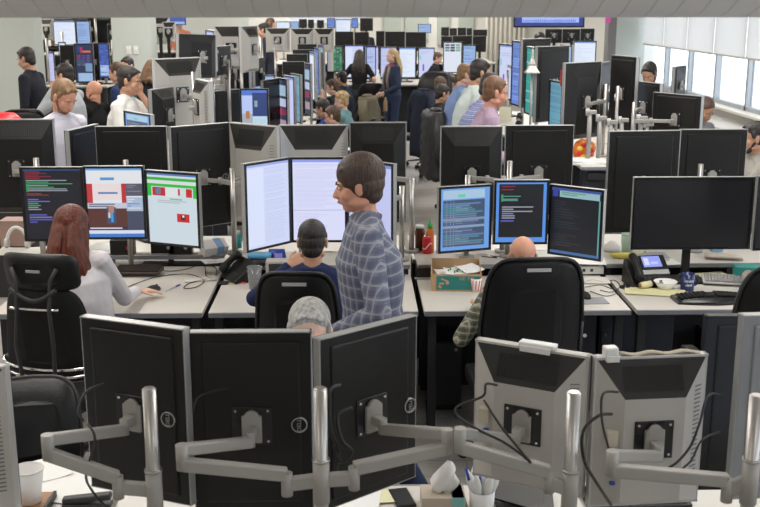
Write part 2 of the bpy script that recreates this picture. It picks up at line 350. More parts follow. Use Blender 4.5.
# ---------------- monitors ----------------
DK = (.010, .011, .016); WH = (.80, .84, 1.0)
def content(mb, kind, w, h, y, seed=1):
    rg = random.Random(seed); x0, z0 = -w/2, 0
    def r(u0, v0, u1, v1, c, k=1, s=1.0):   # u left-right, v from the top
        yy = y-.0006*k; mb.quad((x0+u0*w, yy, h*(1-v1)), (x0+u1*w, yy, h*(1-v1)), (x0+u1*w, yy, h*(1-v0)), (x0+u0*w, yy, h*(1-v0)), em(c, s))
    def lines(u0, v0, u1, v1, n, cols, k=2, mn=.2, fill=.55, ragged=True, indent=0):
        dv = (v1-v0)/n
        for i in range(n):
            if rg.random() < .08: continue
            a = u0+indent*rg.random()*(u1-u0); e = a+(u1-a)*(mn+(1-mn)*rg.random() if ragged else 1)
            r(a, v0+i*dv, e, v0+i*dv+dv*fill, rg.choice(cols), k)
    if kind == 'off': r(0, 0, 1, 1, (.004, .004, .006)); return
    if kind == 'code':
        r(0, 0, 1, 1, (.012, .012, .02)); r(.01, .0, .99, .015, (.03, .12, .35), 2)
        lines(.04, .03, .5, .14, 5, [(.35, .02, .03), (.25, .02, .05)], 2, .5)
        lines(.05, .15, .9, .32, 7, [(.3, .35, .4), (.05, .35, .12), (.25, .3, .35)], 2, .3)
        r(.05, .20, .09, .32, (.03, .3, .08), 3)
        lines(.05, .34, .55, .38, 2, [(.3, .05, .05)], 2, .5)
        lines(.06, .42, .6, .62, 7, [(.15, .15, .5), (.05, .35, .15), (.3, .3, .35)], 2, .3)
        lines(.07, .64, .5, .78, 4, [(.1, .1, .45), (.2, .2, .4)], 2, .3)
    elif kind == 'codeblue':
        r(0, 0, 1, 1, (.10, .30, .80)); r(.06, .03, .94, .92, DK, 2)
        lines(.1, .06, .5, .14, 3, [(.35, .02, .06)], 3, .5); lines(.1, .2, .9, .32, 5, [(.3, .35, .42), (.1, .4, .3)], 3, .4)
        r(.1, .2, .14, .32, (.03, .35, .12), 4); lines(.12, .4, .75, .62, 6, [(.2, .22, .5), (.3, .33, .38), (.05, .3, .2)], 3, .3)
        lines(.1, .63, .4, .72, 2, [(.1, .1, .5)], 3)
    elif kind == 'news':
        r(0, 0, 1, 1, (.75, .80, .9)); r(0, 0, 1, .03, (.15, .4, .75), 2); r(.05, .05, .95, .2, (.78, .8, .82), 2)
        r(.25, .13, .5, .17, (.1, .3, .6), 3); r(0, .22, .1, .5, (.55, .04, .05), 2); r(.1, .22, .62, .46, (.82, .72, .72), 2)
        r(.2, .34, .55, .37, (.15, .25, .5), 3); r(.62, .22, .7, .5, (.5, .03, .04), 2); r(.7, .22, 1, .4, (.1, .1, .14), 2)
        lines(.72, .24, .98, .38, 5, [(.2, .22, .3)], 3); r(.7, .42, 1, .62, (.4, .5, .65), 2); lines(.72, .44, .98, .6, 5, [(.15, .3, .6), (.7, .7, .7)], 3)
        r(0, .5, .7, .58, (.55, .6, .7), 2); lines(.02, .51, .66, .57, 2, [(.1, .12, .2)], 3); r(0, .58, .7, .85, (.10, .035, .03), 2)
        r(.34, .56, .50, .80, (.05, .08, .2), 3); r(.37, .54, .47, .64, (.45, .22, .16), 4); r(.41, .64, .45, .78, (.05, .35, .7), 4); r(.36, .64, .40, .72, (.6, .6, .65), 4)
        r(.7, .62, 1, .93, (.06, .07, .12), 2); r(0, .85, .7, .9, (.03, .03, .05), 2); lines(.02, .86, .65, .895, 1, [(.7, .7, .75)], 3, .9)
        r(0, .9, 1, .95, (.7, .75, .9), 3); r(0, .95, 1, 1, (.06, .2, .6), 3)
    elif kind == 'green':
        r(0, 0, 1, 1, (.62, .72, .78)); r(0, 0, 1, .03, (.1, .2, .45), 2); r(0, .06, 1, .1, (.03, .45, .05), 2); r(0, .1, 1, .15, (.7, .75, .75), 2)
        r(0, .15, 1, .19, (.03, .5, .05), 2); r(0, .19, .08, .33, (.03, .5, .05), 2); r(.92, .19, 1, .33, (.03, .5, .05), 2)
        r(.1, .2, .36, .32, (.55, .02, .02), 2); r(.17, .22, .27, .30, (.1, .2, .4), 3, 1); r(.38, .2, .62, .33, (.75, .78, .8), 3); r(.62, .21, .66, .30, (.6, .02, .02), 4)
        r(.78, .2, .9, .32, (.6, .02, .02), 3); r(.45, .35, .7, .37, (.2, .5, .3), 3); lines(.2, .38, .8, .43, 2, [(.45, .5, .55)], 3, .7)
        r(.58, .56, .83, .68, (.6, .02, .03), 3); r(.66, .58, .75, .65, (.08, .02, .02), 4); r(.69, .58, .73, .61, (.8, .8, .8), 5)
    elif kind == 'whitetext':
        r(0, 0, 1, 1, (.66, .72, .97)); r(0, 0, 1, .03, (.35, .42, .85), 2); r(.01, .05, .4, .97, (.72, .79, 1), 2)
        lines(.42, .06, .97, .95, 46, [(.52, .57, .82), (.56, .61, .86)], 3, .75, .3)
    elif kind == 'whitetext2':
        r(0, 0, 1, 1, (.74, .76, 1)); r(0, 0, 1, .035, (.3, .36, .85), 2)
        lines(.04, .06, .95, .6, 34, [(.56, .58, .84), (.6, .62, .88)], 3, .5, .3); r(.0, .62, 1, .63, (.5, .5, .75), 3); lines(.04, .66, .8, .92, 14, [(.6, .62, .85)], 3, .3, .3)
    elif kind == 'blueterm':
        r(0, 0, 1, 1, (.16, .36, .78)); r(.05, .03, .9, .17, (.40, .58, .75), 2); r(.35, .1, .5, .15, (.15, .6, .4), 3); r(.05, .19, .9, .94, (.055, .085, .16), 2)
        for v0, v1 in ((.24, .48), (.52, .6), (.64, .92)):
            lines(.06, v0, .9, v1, max(2, int((v1-v0)*30)), [(.08, .12, .28), (.12, .22, .40), (.07, .25, .32), (.17, .2, .3)], 3, .6, .75)
            lines(.3, v0, .6, v1, max(2, int((v1-v0)*36)), [(.3, .35, .42), (.12, .3, .36)], 4, .2, .3)
        r(.05, .48, .9, .52, (.2, .3, .45), 4); r(.05, .6, .9, .64, (.25, .35, .5), 4)
        for u in (.12, .2, .26): r(u, .2, u+.01, .94, (.25, .3, .38), 5)
    elif kind == 'darkterm':
        r(0, 0, 1, 1, (.01, .012, .018)); r(0, 0, 1, .05, (.05, .08, .3), 2); r(.16, .04, .96, .14, (.3, .5, .55), 2); r(.02, .03, .13, .14, (.04, .06, .35), 3)
        lines(.2, .06, .7, .12, 2, [(.12, .3, .25)], 3); lines(.05, .2, .6, .9, 18, [(.03, .035, .05), (.02, .03, .045)], 3, .2, .4); r(.95, .14, .98, .97, (.12, .35, .35), 3); r(0, .96, 1, 1, (.06, .15, .35), 3)
    elif kind == 'white': r(0, 0, 1, 1, (.78, .86, 1)); r(0, 0, 1, .05, (.2, .35, .7), 2); lines(.05, .1, .9, .9, 14, [(.6, .68, .85)], 3, .3, .3)
    elif kind == 'lav': r(0, 0, 1, 1, (.55, .58, .88)); r(0, 0, 1, .04, (.2, .25, .6), 2); lines(.05, .1, .9, .9, 14, [(.45, .48, .8), (.62, .62, .9)], 3, .3, .4)
    elif kind == 'chart':
        r(0, 0, 1, 1, (.62, .68, .92)); r(0, 0, 1, .03, (.2, .3, .6), 2); r(.06, .25, .14, .38, (.1, .65, .45), 3); r(.25, .55, .36, .78, (.30, .05, .65), 3); lines(.1, .1, .9, .22, 3, [(.5, .55, .8)], 3)
    elif kind == 'blue': r(0, 0, 1, 1, (.12, .22, .60)); lines(.08, .05, .9, .95, 22, [(.25, .38, .8), (.08, .14, .45)], 3, .4, .5)
    elif kind == 'paleblue': r(0, 0, 1, 1, (.3, .45, .75)); lines(.08, .05, .9, .95, 20, [(.2, .3, .6), (.4, .55, .85)], 3, .4, .5)
    elif kind == 'tealstripes': r(0, 0, 1, 1, (.12, .32, .42)); lines(0, 0, 1, 1, 30, [(.15, .38, .5), (.1, .25, .38)], 3, 1, .6)
    elif kind == 'green2': r(0, 0, 1, 1, (.02, .30, .26)); lines(0, .05, 1, .95, 6, [(.03, .4, .34), (.2, .5, .5)], 3, 1, .2)
    elif kind == 'dash':
        r(0, 0, 1, 1, (.02, .03, .09)); r(.3, .07, .42, .22, (.5, .02, .1), 2); r(.42, .16, .9, .21, (.7, .18, .05), 2); r(.12, .05, .3, .2, (.02, .05, .2), 3)
        for i in range(5):
            for j in range(3): r(.08+.28*j, .28+.06*i, .08+.28*j+.2, .28+.06*i+.04, rg.choice([(.1, .05, .3), (.3, .05, .08), (.05, .12, .3), (.12, .14, .2)]), 3)
        r(.12, .42, .5, .52, (.05, .08, .12), 4); r(.55, .5, .95, .72, (.18, .32, .5), 4); r(.1, .76, .95, .98, (.35, .5, .75), 4)
    elif kind == 'bluegrid':
        r(0, 0, 1, 1, (.05, .1, .4))
        for j in range(4): lines(.05+.24*j, .05, .24+.24*j, .6, 16, [(.15, .22, .6), (.03, .06, .25)], 3, .6, .5)
        r(.05, .64, .95, .96, (.35, .5, .85), 3); lines(.1, .68, .9, .94, 6, [(.05, .25, .3), (.6, .65, .8)], 4, .2)
    elif kind == 'grid':
        r(0, 0, 1, 1, (.75, .80, .88)); 
        for j in range(3):
            for i in range(3): r(.06+.31*j, .04+.09*i, .06+.31*j+.26, .04+.09*i+.07, rg.choice([(.1, .15, .2), (.15, .3, .35), (.03, .04, .06), (.2, .4, .3)]), 3)
        r(.0, .34, 1, .98, (.76, .80, .92), 2)
    elif kind == 'greenrows':
        r(0, 0, 1, 1, (.35, .32, .32)); r(.4, 0, 1, 1, (.03, .12, .08), 2)
        for j in range(3): lines(.42+.2*j, .04, .58+.2*j, .95, 20, [(.05, .5, .2), (.02, .2, .1), (.4, .5, .45)], 3, .7, .5)
        r(.0, 0, .18, 1, (.32, .32, .4), 3); r(.2, 0, .38, 1, (.42, .38, .3), 3)
    elif kind == 'colour':
        r(0, 0, 1, 1, (.10, .20, .65)); r(.0, .1, .42, .45, (.5, .6, .95), 2); r(.42, .05, 1, .5, (.03, .06, .2), 3); r(.5, .2, .62, .32, (.3, .4, .5), 4)
        r(.42, .5, 1, .97, (.55, .72, .85), 4); r(0, .45, .42, .97, (.4, .45, .55), 2); r(.15, .4, .3, .55, (.5, .2, .05), 4); r(.2, .7, .3, .85, (.02, .04, .1), 4)
        for i in range(5): r(.5+.09*i, .55, .53+.09*i, .93, (.45, .62, .82), 5)
    elif kind == 'redmix':
        r(0, 0, 1, 1, (.03, .04, .09)); r(.1, .1, .9, .3, (.35, .5, .65), 2); r(.1, .35, .9, .5, (.5, .55, .75), 2); r(.3, .54, .9, .66, (.28, .03, .07), 3); r(.1, .75, .9, .9, (.4, .3, .35), 3)
    return
NM = [0]
def monitor(x0, x1, yt, Y, label, foot=None, h=None, yb=None, w=None, face='screen', side=0, style='flat', kind='white', group=None, logo=None, cx=None, mount=True, roll=0, ports=False, wide=None, frame=None):
    NM[0] += 1
    zt = at((x0+x1)/2, yt, Y).z
    if yb is not None: h = zt-at((x0+x1)/2, yb, Y).z
    zm = zt-h/2
    X = at((x0+x1)/2, (yt+(yb if yb else yt+40))/2, Y).x
    def px_w(a, ww, X):
        l = proj((X-math.cos(a)*ww/2, Y-math.sin(a)*ww/2, zm))[0]; r = proj((X+math.cos(a)*ww/2, Y+math.sin(a)*ww/2, zm))[0]; return l, r
    a = 0
    if w is None:
        a = 0; l, r = px_w(0, 1, X); w = (x1-x0)/(r-l)
    else:
        best = None
        for i in range(0, 86):
            aa = R(i)*(side or 1); l, r = px_w(aa, w, X); e = abs((r-l)-(x1-x0))
            if best is None or e < best[0]: best = (e, aa)
        a = best[1]
    for _ in range(4):
        l, r = px_w(a, w, X); X += ((x0+x1)/2-(l+r)/2)/(r-l)*w*math.cos(a)
    rz = a if face == 'screen' else PI+a
    t = thing('monitor', label, 'monitor', (X, Y, zt-h), rz, group); t.rotation_euler = (0, R(roll), rz)
    fr_m = frame or silver
    b = .014 if h < .55 else .018
    m = MB(); bz = black_gloss if style != 'beige' else (black_gloss if kind != 'x' else silver)
    for (cx_, cz, sx, sz) in ((0, h-b/2, w, b), (0, b/2, w, b), (-w/2+b/2, h/2, b, h-2*b), (w/2-b/2, h/2, b, h-2*b)): m.box((cx_, -.006, cz), (sx, .014, sz), bz)
    m.build('bezel', t)
    m = MB(); e = .005
    for (cx_, cz, sx, sz) in ((0, h-e/2, w+.004, e), (0, e/2, w+.004, e), (-w/2+e/2, h/2, e, h), (w/2-e/2, h/2, e, h)): m.box((cx_, .008, cz), (sx+.002, .032, sz+.002), fr_m, .0012)
    m.build('frame_edge', t)
    m = MB(); m.box((0, .0, h/2), (w-2*b+.002, .006, h-2*b+.002), black_gloss)
    sc = m.build('screen', t)
    m = MB(); content(m, kind, w-2*b, h-2*b, -.0032, NM[0]); m.bm.transform(Matrix.Translation((0, 0, b))); m.build('display_image', sc, normals=False)
    # back
    vz = h*.49; yb_ = .026
    m = MB()
    if style == 'beige': bm_, tm = beige, vent_dark
    else: bm_, tm = black_plastic, black_plastic
    m.box((0, .014, h/2), (w-.006, .022, h-.006), bm_)
    if style in ('beige', 'frustum'):
        ix, iz0, iz1, dp = w*.27, h*.07, h*(.76 if style == 'beige' else .8), .075
        if wide: ix = w*wide
        o = [(-w/2+.006, .025, .008), (w/2-.006, .025, .008), (w/2-.006, .025, h-.006), (-w/2+.006, .025, h-.006)]
        q = [(-ix, dp, iz0), (ix, dp, iz0), (ix, dp, iz1), (-ix, dp, iz1)]
        m.quad(o[0], o[1], q[1], q[0], bm_); m.quad(o[1], o[2], q[2], q[1], bm_); m.quad(o[3], o[0], q[0], q[3], bm_); m.quad(q[0], q[1], q[2], q[3], bm_); m.quad(o[2], o[3], q[3], q[2], tm)
        bk = m.build('back_cover', t)
        mo = bk.modifiers.new('b', 'BEVEL'); mo.width = .003
        yb_ = dp
        # grille ribs on the slanted top, slots on one side
        m = MB(); n = 26
        for i in range(n):
            u = -ix+2*ix*(i+.5)/n
            f0, f1 = .18, .82; za = h-.006+(iz1-h+.006)*f0; zb = h-.006+(iz1-h+.006)*f1; ya = .025+(dp-.025)*f0; yb2 = .025+(dp-.025)*f1
            m.bar((u, ya+.001, za), (u, yb2+.001, zb), .0035, .003, mat('grille_black', (.015, .014, .013), .7) if style == 'beige' else dark_grey)
        m.build('vent_grille', t)
        if style == 'beige':
            m = MB()
            for sg in (-1,):
                for i in range(24):
                    z = h*.16+h*.68*i/24; xa, xb = sg*(w/2-.02), sg*(w/2-.045)
                    ya = .025+(dp-.025)*(w/2-.006-abs(xa))/(w/2-.006-ix); ybb = .025+(dp-.025)*(w/2-.006-abs(xb))/(w/2-.006-ix)
                    m.bar((xa, ya+.0005, z), (xb, ybb+.0005, z), .003, .003, mat('slot_grey', (.13, .13, .13), .7))
            m.build('side_vent_slots', t)
    else:
        m.box((0, .024, h*.5), (w*.80, .016, h*.90), bm_, .007, seg=3)
        m.build('back_cover', t); yb_ = .032
    if mount:
        m = MB(); m.box((0, yb_+.002, vz), (.125, .006, .125), black_gloss, .002)
        for sx in (-.05, .05):
            for sz in (-.05, .05): m.cyl((sx, yb_, vz+sz), (sx, yb_+.008, vz+sz), .004, .004, chrome, 8)
        mp_ = m.build('mounting_plate', t)
        m = MB(); m.box((0, yb_+.010, vz-.008), (.062, .014, .088), armgrey, .004); m.cyl((0, yb_+.006, vz+.03), (0, yb_+.02, vz+.03), .024, .024, armgrey, 16)
        m.box((0, yb_+.028, vz-.012), (.03, .035, .03), armgrey, .004); m.build('swivel_head', mp_)
    if foot is not None:
        nk = black_plastic if face == 'back' or kind == 'off' else armgrey; hn = min(.12, h*.4); d_ = foot-t.location.z; fy_ = yb_+.03
        m = MB(); m.box((0, fy_, (d_+hn)/2), (.05, .025, hn-d_), nk, .004); m.box((0, (yb_+fy_)/2, h*.35), (.08, .05, .08), nk, .004); m.build('stand_neck', t)
        m = MB(); m.box((0, fy_-.02, d_+.009), (.22, .18, .016), black_plastic, .005); m.build('stand_base', t)
    if ports:
        m = MB(); sx = ports*w*.34
        for i in range(6):
            z = h*.2+i*.03; m.box((sx, yb_-.008, z), (.016, .012, .018 if i % 2 else .01), silver if i % 3 else blue_plastic, .002)
        m.build('port_panel', t)
    if style == 'beige' and ports:
        m = MB(); m.box((ports*w*.36, .06, h*.5), (.035, .03, .05), mat('cream_connector', (.55, .5, .4), .5), .003); m.build('cable_plug', t, 'cream cable plug')
    if logo:
        lx, lz = logo; m = MB(); yy = (.032 if style == 'flat' else yb_)+.001
        rr = .025; N = 28
        m.rings([[V((lx*w+q2*math.cos(t_*2*PI/N), y_, lz*h+q2*math.sin(t_*2*PI/N))) for t_ in range(N)] for q2, y_ in ((rr, yy-.012), (rr, yy+.001), (rr-.003, yy+.001), (rr-.003, yy-.012))], silver, False)
        M = Matrix.Translation((lx*w, yy, lz*h)) @ Matrix.Rotation(PI, 4, 'Z') @ Matrix.Rotation(PI/2, 4, 'X') @ Matrix.Rotation(PI/2, 4, 'Z')
        text_into(m, 'DELL', .0195, silver, M); m.build('logo', t, 'silver ring logo with letters turned sideways')
    return t
def mount_point(t, dy=.0):
    """world position of the centre of a monitor's mounting plate"""
    pl = [c for c in t.children if c.name.startswith('mounting_plate')][0]
    v = V((0, 0, 0)); vs = [q.co for q in pl.data.vertices]
    for q in vs: v += q
    v /= len(vs)
    M = Matrix.Translation(t.location) @ t.rotation_euler.to_matrix().to_4x4(); return M @ (v+V((0, .05+dy, -.012)))
# ---------------- monitor arms on poles ----------------
def armlink(m, a, b, w0=.030, h0=.045, mt=None):
    h0 *= .82; w0 *= .9
    m.bar(a, b, w0, h0, mt or armgrey, .006)
def joint(m, p, hgt=.05, r=.02):
    r *= .88
    m.cyl(V(p)-V((0, 0, hgt/2)), V(p)+V((0, 0, hgt/2)), r, r, armgrey, 16)
def pole_stand(label, px, yt, Y, zdesk, arms, group=None, r=.02, zc=None):
    p = at(px, yt, Y); t = thing('monitor_pole', label, 'monitor stand', (p.x, Y, zdesk), 0, group); h = p.z-zdesk; o = V((p.x, Y, zdesk))
    m = MB(); m.cyl((0, 0, .012), (0, 0, h), r, r, alu, 24); m.cyl((0, 0, h-.004), (0, 0, h+.004), r*.98, r*.8, alu, 24); m.build('pole', t)
    m = MB(); m.cyl((0, 0, 0), (0, 0, .014), .055, .055, armgrey, 24); m.cyl((0, 0, .01), (0, 0, .06), .03, .024, armgrey, 20); m.build('base', t)
    zc = (zc-zdesk) if zc else h*.28
    m = MB(); m.cyl((0, 0, zc-.07), (0, 0, zc+.06), r+.004, r+.004, armgrey, 24); m.cyl((0, 0, zc+.06), (0, 0, zc+.066), r+.006, r+.006, alu, 24); m.build('collar', t)
    for pts in arms:
        q = [V((0, 0, zc))]+[V(a)-o for a in pts]
        m = MB(); armlink(m, q[0], q[1], .026, .05); joint(m, q[1], .07, .019); a_ = m.build('arm_bracket', t)
        m = MB(); s2 = q[1]+V((0, 0, .03)); e2 = q[2]-V((0, 0, .022)); armlink(m, s2, e2, .034, .046); joint(m, q[2], .075, .02); m.build('lower_arm', t)
        m = MB(); s3 = q[2]+V((0, 0, .022)); armlink(m, s3, q[3]-V((0, 0, .02)), .03, .042); joint(m, q[3]-V((0, 0, .01)), .05, .016); m.build('upper_arm', t)
    return t
# ---------------- desks and chairs ----------------
def desk(label, x0, x1, y0, y1, z=.74, legs=True, edge='both', panel=None, group=None, shelf=None, th=.028):
    t = thing('desk', label, 'desk', ((x0+x1)/2, y0, 0), 0, group); w = x1-x0; d = y1-y0
    m = MB(); m.box((0, d/2, z-th/2), (w, d, th), desk_white, .003); m.build('desktop', t)
    m = MB(); m.box((0, -.004, z-th/2), (w, .012, th+.002), desk_edge, .004)
    m.build('edge_trim', t)
    if edge == 'both': m = MB(); m.box((0, d+.004, z-th/2), (w, .012, th+.002), desk_edge, .004); m.build('edge_trim', t)
    for sx in (-1, 1):
        for yy in (.09, d-.09):
            m = MB(); m.box((sx*(w/2-.05), yy, (z-th)/2), (.05, .05, z-th), panel_dark, .003); m.build('leg', t)
    m = MB(); py = d*.5 if panel is None else panel-y0
    m.box((0, py, (z-th)/2+.02), (w-.02, .02, z-th-.06), panel_dark); m.build('modesty_panel', t)
    m = MB(); m.box((0, py, z-.09), (w-.12, .12, .06), dark_grey, .004); m.build('cable_tray', t)
    if shelf:
        s0, s1, sz = shelf
        m = MB(); m.box((0, (s0+s1)/2-y0, sz-.01), (w-.01, s1-s0, .02), desk_white, .003); sh = m.build('shelf', t)
        m = MB(); m.box((0, s0-y0-.003, sz-.012), (w-.01, .012, .028), desk_edge, .004); m.build('shelf_edge', sh)
        for sx in (-1, -.3, .4, 1): m = MB(); m.box((sx*(w/2-.03), s0-y0+.05, (sz-.02+z)/2), (.03, .06, sz-.02-z), dark_grey); m.build('shelf_support', t)
    return t
def star_base(t, z=.0, mt=None):
    mt = mt or dark_grey
    for k in range(5):
        a = k*2*PI/5+.3; c, s = math.cos(a), math.sin(a); m = MB()
        m.bar((0, 0, .11), (c*.29, s*.29, .075), .045, .03, mt, .004, .03, .02); lg = m.build('leg', t)
        m = MB()
        for e in (-.017, .017): m.cyl((c*.30-s*(e-.008), s*.30+c*(e-.008), .03), (c*.30-s*(e+.008), s*.30+c*(e+.008), .03), .03, .03, rubber, 14)
        m.cyl((c*.30, s*.30, .03), (c*.29, s*.29, .08), .008, .008, mt, 8); m.build('caster', lg)
    m = MB(); m.cyl((0, 0, .08), (0, 0, .40), .028, .02, mt, 16); m.build('gas_column', t)
def office_chair(label, loc, rz, top=1.1, w=.50, style='leather', group=None, tag_=True, base_m=None, arms=True):
    """faces local +Y; the back is at local -Y"""
    t = thing('office_chair', label, 'chair', (loc[0], loc[1], 0), rz, group); star_base(t, mt=base_m)
    m = MB(); m.box((0, .02, .45), (w, .50, .09), leather, .035, seg=3); m.build('seat', t)
    m = MB(); m.box((0, 0, .395), (.24, .22, .04), dark_grey, .008); m.build('seat_mechanism', t)
    zb = .52; hb = top-zb; rs = []; n = 36
    # curved back shell lofted front-to-back from a rounded outline
    def outline(s_, k):
        pts = []
        for i in range(n):
            a = i*2*PI/n; ca, sa = math.cos(a), math.sin(a); p = .42
            u = math.copysign(abs(ca)**p, ca)*w/2*s_; v = math.copysign(abs(sa)**p, sa)*hb/2*(s_ if s_ > .9 else s_)
            vv = v/hb+.5; u *= 1-.20*max(0, vv-.45)-.10*max(0, .3-vv)
            y = -.25-.11*(vv)-.02*math.sin(vv*PI)*-1+.06*(abs(u)/(w/2))**2; pts.append(V((u, y+k, zb+hb/2+v)))
        return pts
    m = MB(); m.rings([outline(.55, -.028), outline(.9, -.022), outline(1.0, 0), outline(.97, .03), outline(.6, .05)], leather); bk = m.build('backrest', t)
    o1 = outline(1.0, -.012); m = MB(); o1.append(o1[0]); m.tube(o1, .009, dark_grey if style != 'plain' else leather, 6); m.build('piping', bk)
    if tag_:
        m = MB(); m.box((0, -.25-.105-.033, top-.055), (.12, .006, .018), silver, .002, rx=R(-8)); m.build('label_plate', bk, 'small silver plate')
    m = MB(); m.bar((0, -.02, .40), (0, -.30, .42), .07, .02, dark_grey, .004); m.bar((0, -.30, .42), (0, -.32, .70), .07, .02, dark_grey, .004); m.build('back_support', t)
    if arms:
        for sx in (-1, 1):
            m = MB(); m.tube([(sx*(w/2-.06), 0, .40), (sx*(w/2+.04), 0, .42), (sx*(w/2+.05), .0, .62)], .014, dark_grey, 8); m.box((sx*(w/2+.05), .02, .64), (.07, .26, .03), black_plastic, .012); m.build('armrest', t)
    return t
# ---------------- people ----------------
def ik(S_, T, la, lb, pole):
    S_, T = V(S_), V(T); d = T-S_; L = min(d.length, (la+lb)*.995); u = d.normalized(); T = S_+u*L
    a = (la*la-lb*lb+L*L)/(2*L); hgt = math.sqrt(max(la*la-a*a, 0)); p = V(pole); p = p-u*p.dot(u)
    p = p.normalized() if p.length > 1e-4 else V((0, 0, -1)); return S_+u*a+p*hgt, T
def hand_caps(W, d, nrm, side, curl=.5, k=1.0):
    """W wrist, d direction of hand, nrm palm normal, side +1/-1 puts the thumb"""
    d = V(d).normalized(); nrm = V(nrm); nrm = (nrm-d*nrm.dot(d)).normalized(); x = d.cross(nrm).normalized()*side; out = []
    pe = W+d*.085*k
    for u in (-.028, -.010, .010, .027): out.append((W+x*u*.55*k+d*.01, pe+x*u*k, .015*k, .0125*k))
    for u, ln in ((-.030, .060), (-.010, .076), (.010, .082), (.030, .072)):
        b = pe+x*u*1.05*k; c1 = curl*.55; c2 = curl*1.2
        m1 = b+(d*math.cos(c1)+nrm*math.sin(c1))*ln*.5*k; m2 = m1+(d*math.cos(c2)+nrm*math.sin(c2))*ln*.5*k
        out += [(b, m1, .0095*k, .0085*k), (m1, m2, .0085*k, .007*k)]
    tb = W+d*.025*k+x*.028*k; t1 = tb+(d*.6+x*.75+nrm*.25).normalized()*.038*k; t2 = t1+(d*.9+x*.2+nrm*.3).normalized()*.030*k
    out += [(W+x*.01*k, tb, .015*k, .013*k), (tb, t1, .0125*k, .010*k), (t1, t2, .010*k, .008*k)]
    return out
def person(label, loc, rz=0, H=1.78, sit=None, lean=5, tilt=0, hy=0, hp=10, ht=0, hl=None, hr=None, hair='short', hairm=None, hairvol=1.0, skin=None,
           shirt=None, trous=None, beard=None, vox=.012, sleeves='long', stride=0, hem=None, female=False, glasses=False, extra=None, jacket=None, girth=1.0, group=None, polel=None, poler=None, hcurl=.5, handsdir=None):
    """faces local +Y. sit = seat height or None. hl / hr: wrist targets in local coordinates (unit figure 1.78 m)"""
    k = H/1.78; t = thing('person', label, 'person', loc, rz, group); I3 = Matrix.Identity(3)
    skin = skin or skinmat('skin_light', (.62, .36, .26)); trous = trous or cloth('trousers_dark', (.03, .032, .045)); shirt = shirt or cloth('shirt_white', (.7, .7, .7))
    hz = .93 if sit is None else (sit/k+.09)
    P = V((0, 0, hz)); Ry = Matrix.Rotation(R(tilt), 3, 'Y'); d = Ry @ V((0, math.sin(R(lean)), math.cos(R(lean)))); fx = Ry @ V((1, 0, 0)); fy = d.cross(fx)*-1
    sw = .185 if not female else .165; N = P+d*.52; Sh = {s: P+d*.475+fx*s*sw for s in (-1, 1)}
    nd = (d*.55+V((0, math.sin(R(lean*.6+6)), 1))).normalized(); Hc = N+nd*.168+V((0, .018, 0))
    RH = Matrix.Rotation(R(hy), 3, 'Z') @ Matrix.Rotation(R(ht), 3, 'Y') @ Matrix.Rotation(R(-hp), 3, 'X')
    def hh(x, y, z): return Hc+RH @ V((x, y, z))
    g = girth
    ring_def = [(-.12, .14*g, .10*g, 0), (-.05, .165*g, .115*g, 0), (.03, .168*g, .118*g, 0), (.14, .142*g, .105*g, 0), (.26, .158*g, .118*g, .005), (.37, .175*g, .118*g, .0), (.44, .172, .095, -.005), (.49, .125, .075, -.01), (.53, .065, .06, -.005)]
    if female: ring_def = [(a, b*(.93 if a > .1 else 1.02), c*(.95 if abs(a-.3) > .1 else 1.08), e) for a, b, c, e in ring_def]
    def torso(m, add, lo=-.12, hi=.53, mt=None):
        rs = []
        for (a, rx, ry, off) in ring_def:
            if a < lo-.001 or a > hi+.001: continue
            c = P+d*a+fy*off; rs.append([c+fx*((rx+add)*math.cos(q*2*PI/20))+fy*((ry+add)*math.sin(q*2*PI/20)) for q in range(20)])
        m.rings(rs, mt)
    hl = V(hl) if hl else V((-.26, .05, hz-.10) if sit is None else (-.16, .42, hz+.12)); hr = V(hr) if hr else V((.26, .05, hz-.10) if sit is None else (.16, .42, hz+.12))
    el, wl = ik(Sh[-1], hl, .30, .27, polel or (-.6, -.5, -.8)); er, wr = ik(Sh[1], hr, .30, .27, poler or (.6, -.5, -.8))
    if sit is None:
        legs = []
        for s in (-1, 1):
            hp_ = P+V((s*.09, 0, -.03)); ft = V((s*.11, s*stride, .09)); kn = (hp_+ft)/2+V((0, .03+.02*abs(stride), 0)); 
            if stride and s < 0: kn += V((0, .05, 0))
            legs.append((hp_, kn, ft))
    else:
        legs = [(P+V((s*.09, .02, -.02)), P+V((s*.13, .45, .0)), V((s*.13, .42, .09))) for s in (-1, 1)]
    # body: one continuous skin surface
    m = MB(); torso(m, -.006, mt=skin)
    m.cap(N-d*.03, hh(0, -.02, -.06), .056*(.9 if female else 1.05), .052*(.88 if female else 1), skin)
    m.ell(hh(0, -.016, .032), (.074, .094, .088), skin, RH, 20, 14); m.ell(hh(0, .018, -.03), (.060, .070, .082), skin, RH, 18, 12); m.ell(hh(0, .048, -.086), (.030, .028, .026), skin, RH)
    for s in (-1, 1):
        m.ell(hh(s*.036, .046, -.028), (.028, .030, .030), skin, RH); m.ell(hh(s*.052, .0, -.065), (.018, .045, .022), skin, RH)
        m.ell(hh(s*.078, -.006, -.008), (.009, .018, .030), skin, RH); m.ell(hh(s*.082, -.014, .004), (.006, .012, .018), skin, RH)
        m.ell(hh(s*.010, .093, -.036), (.010, .012, .009), skin, RH)
    m.ell(hh(0, .070, .020), (.050, .014, .012), skin, RH); m.cap(hh(0, .078, .006), hh(0, .100, -.032), .009, .0125, skin, 8); m.ell(hh(0, .078, -.060), (.025, .013, .013), skin, RH)
    for s in (-1, 1): m.cap(N+nd*.050+fx*s*.015, Sh[s]-fx*s*.07-d*.02, .034*g, .034*g, skin)
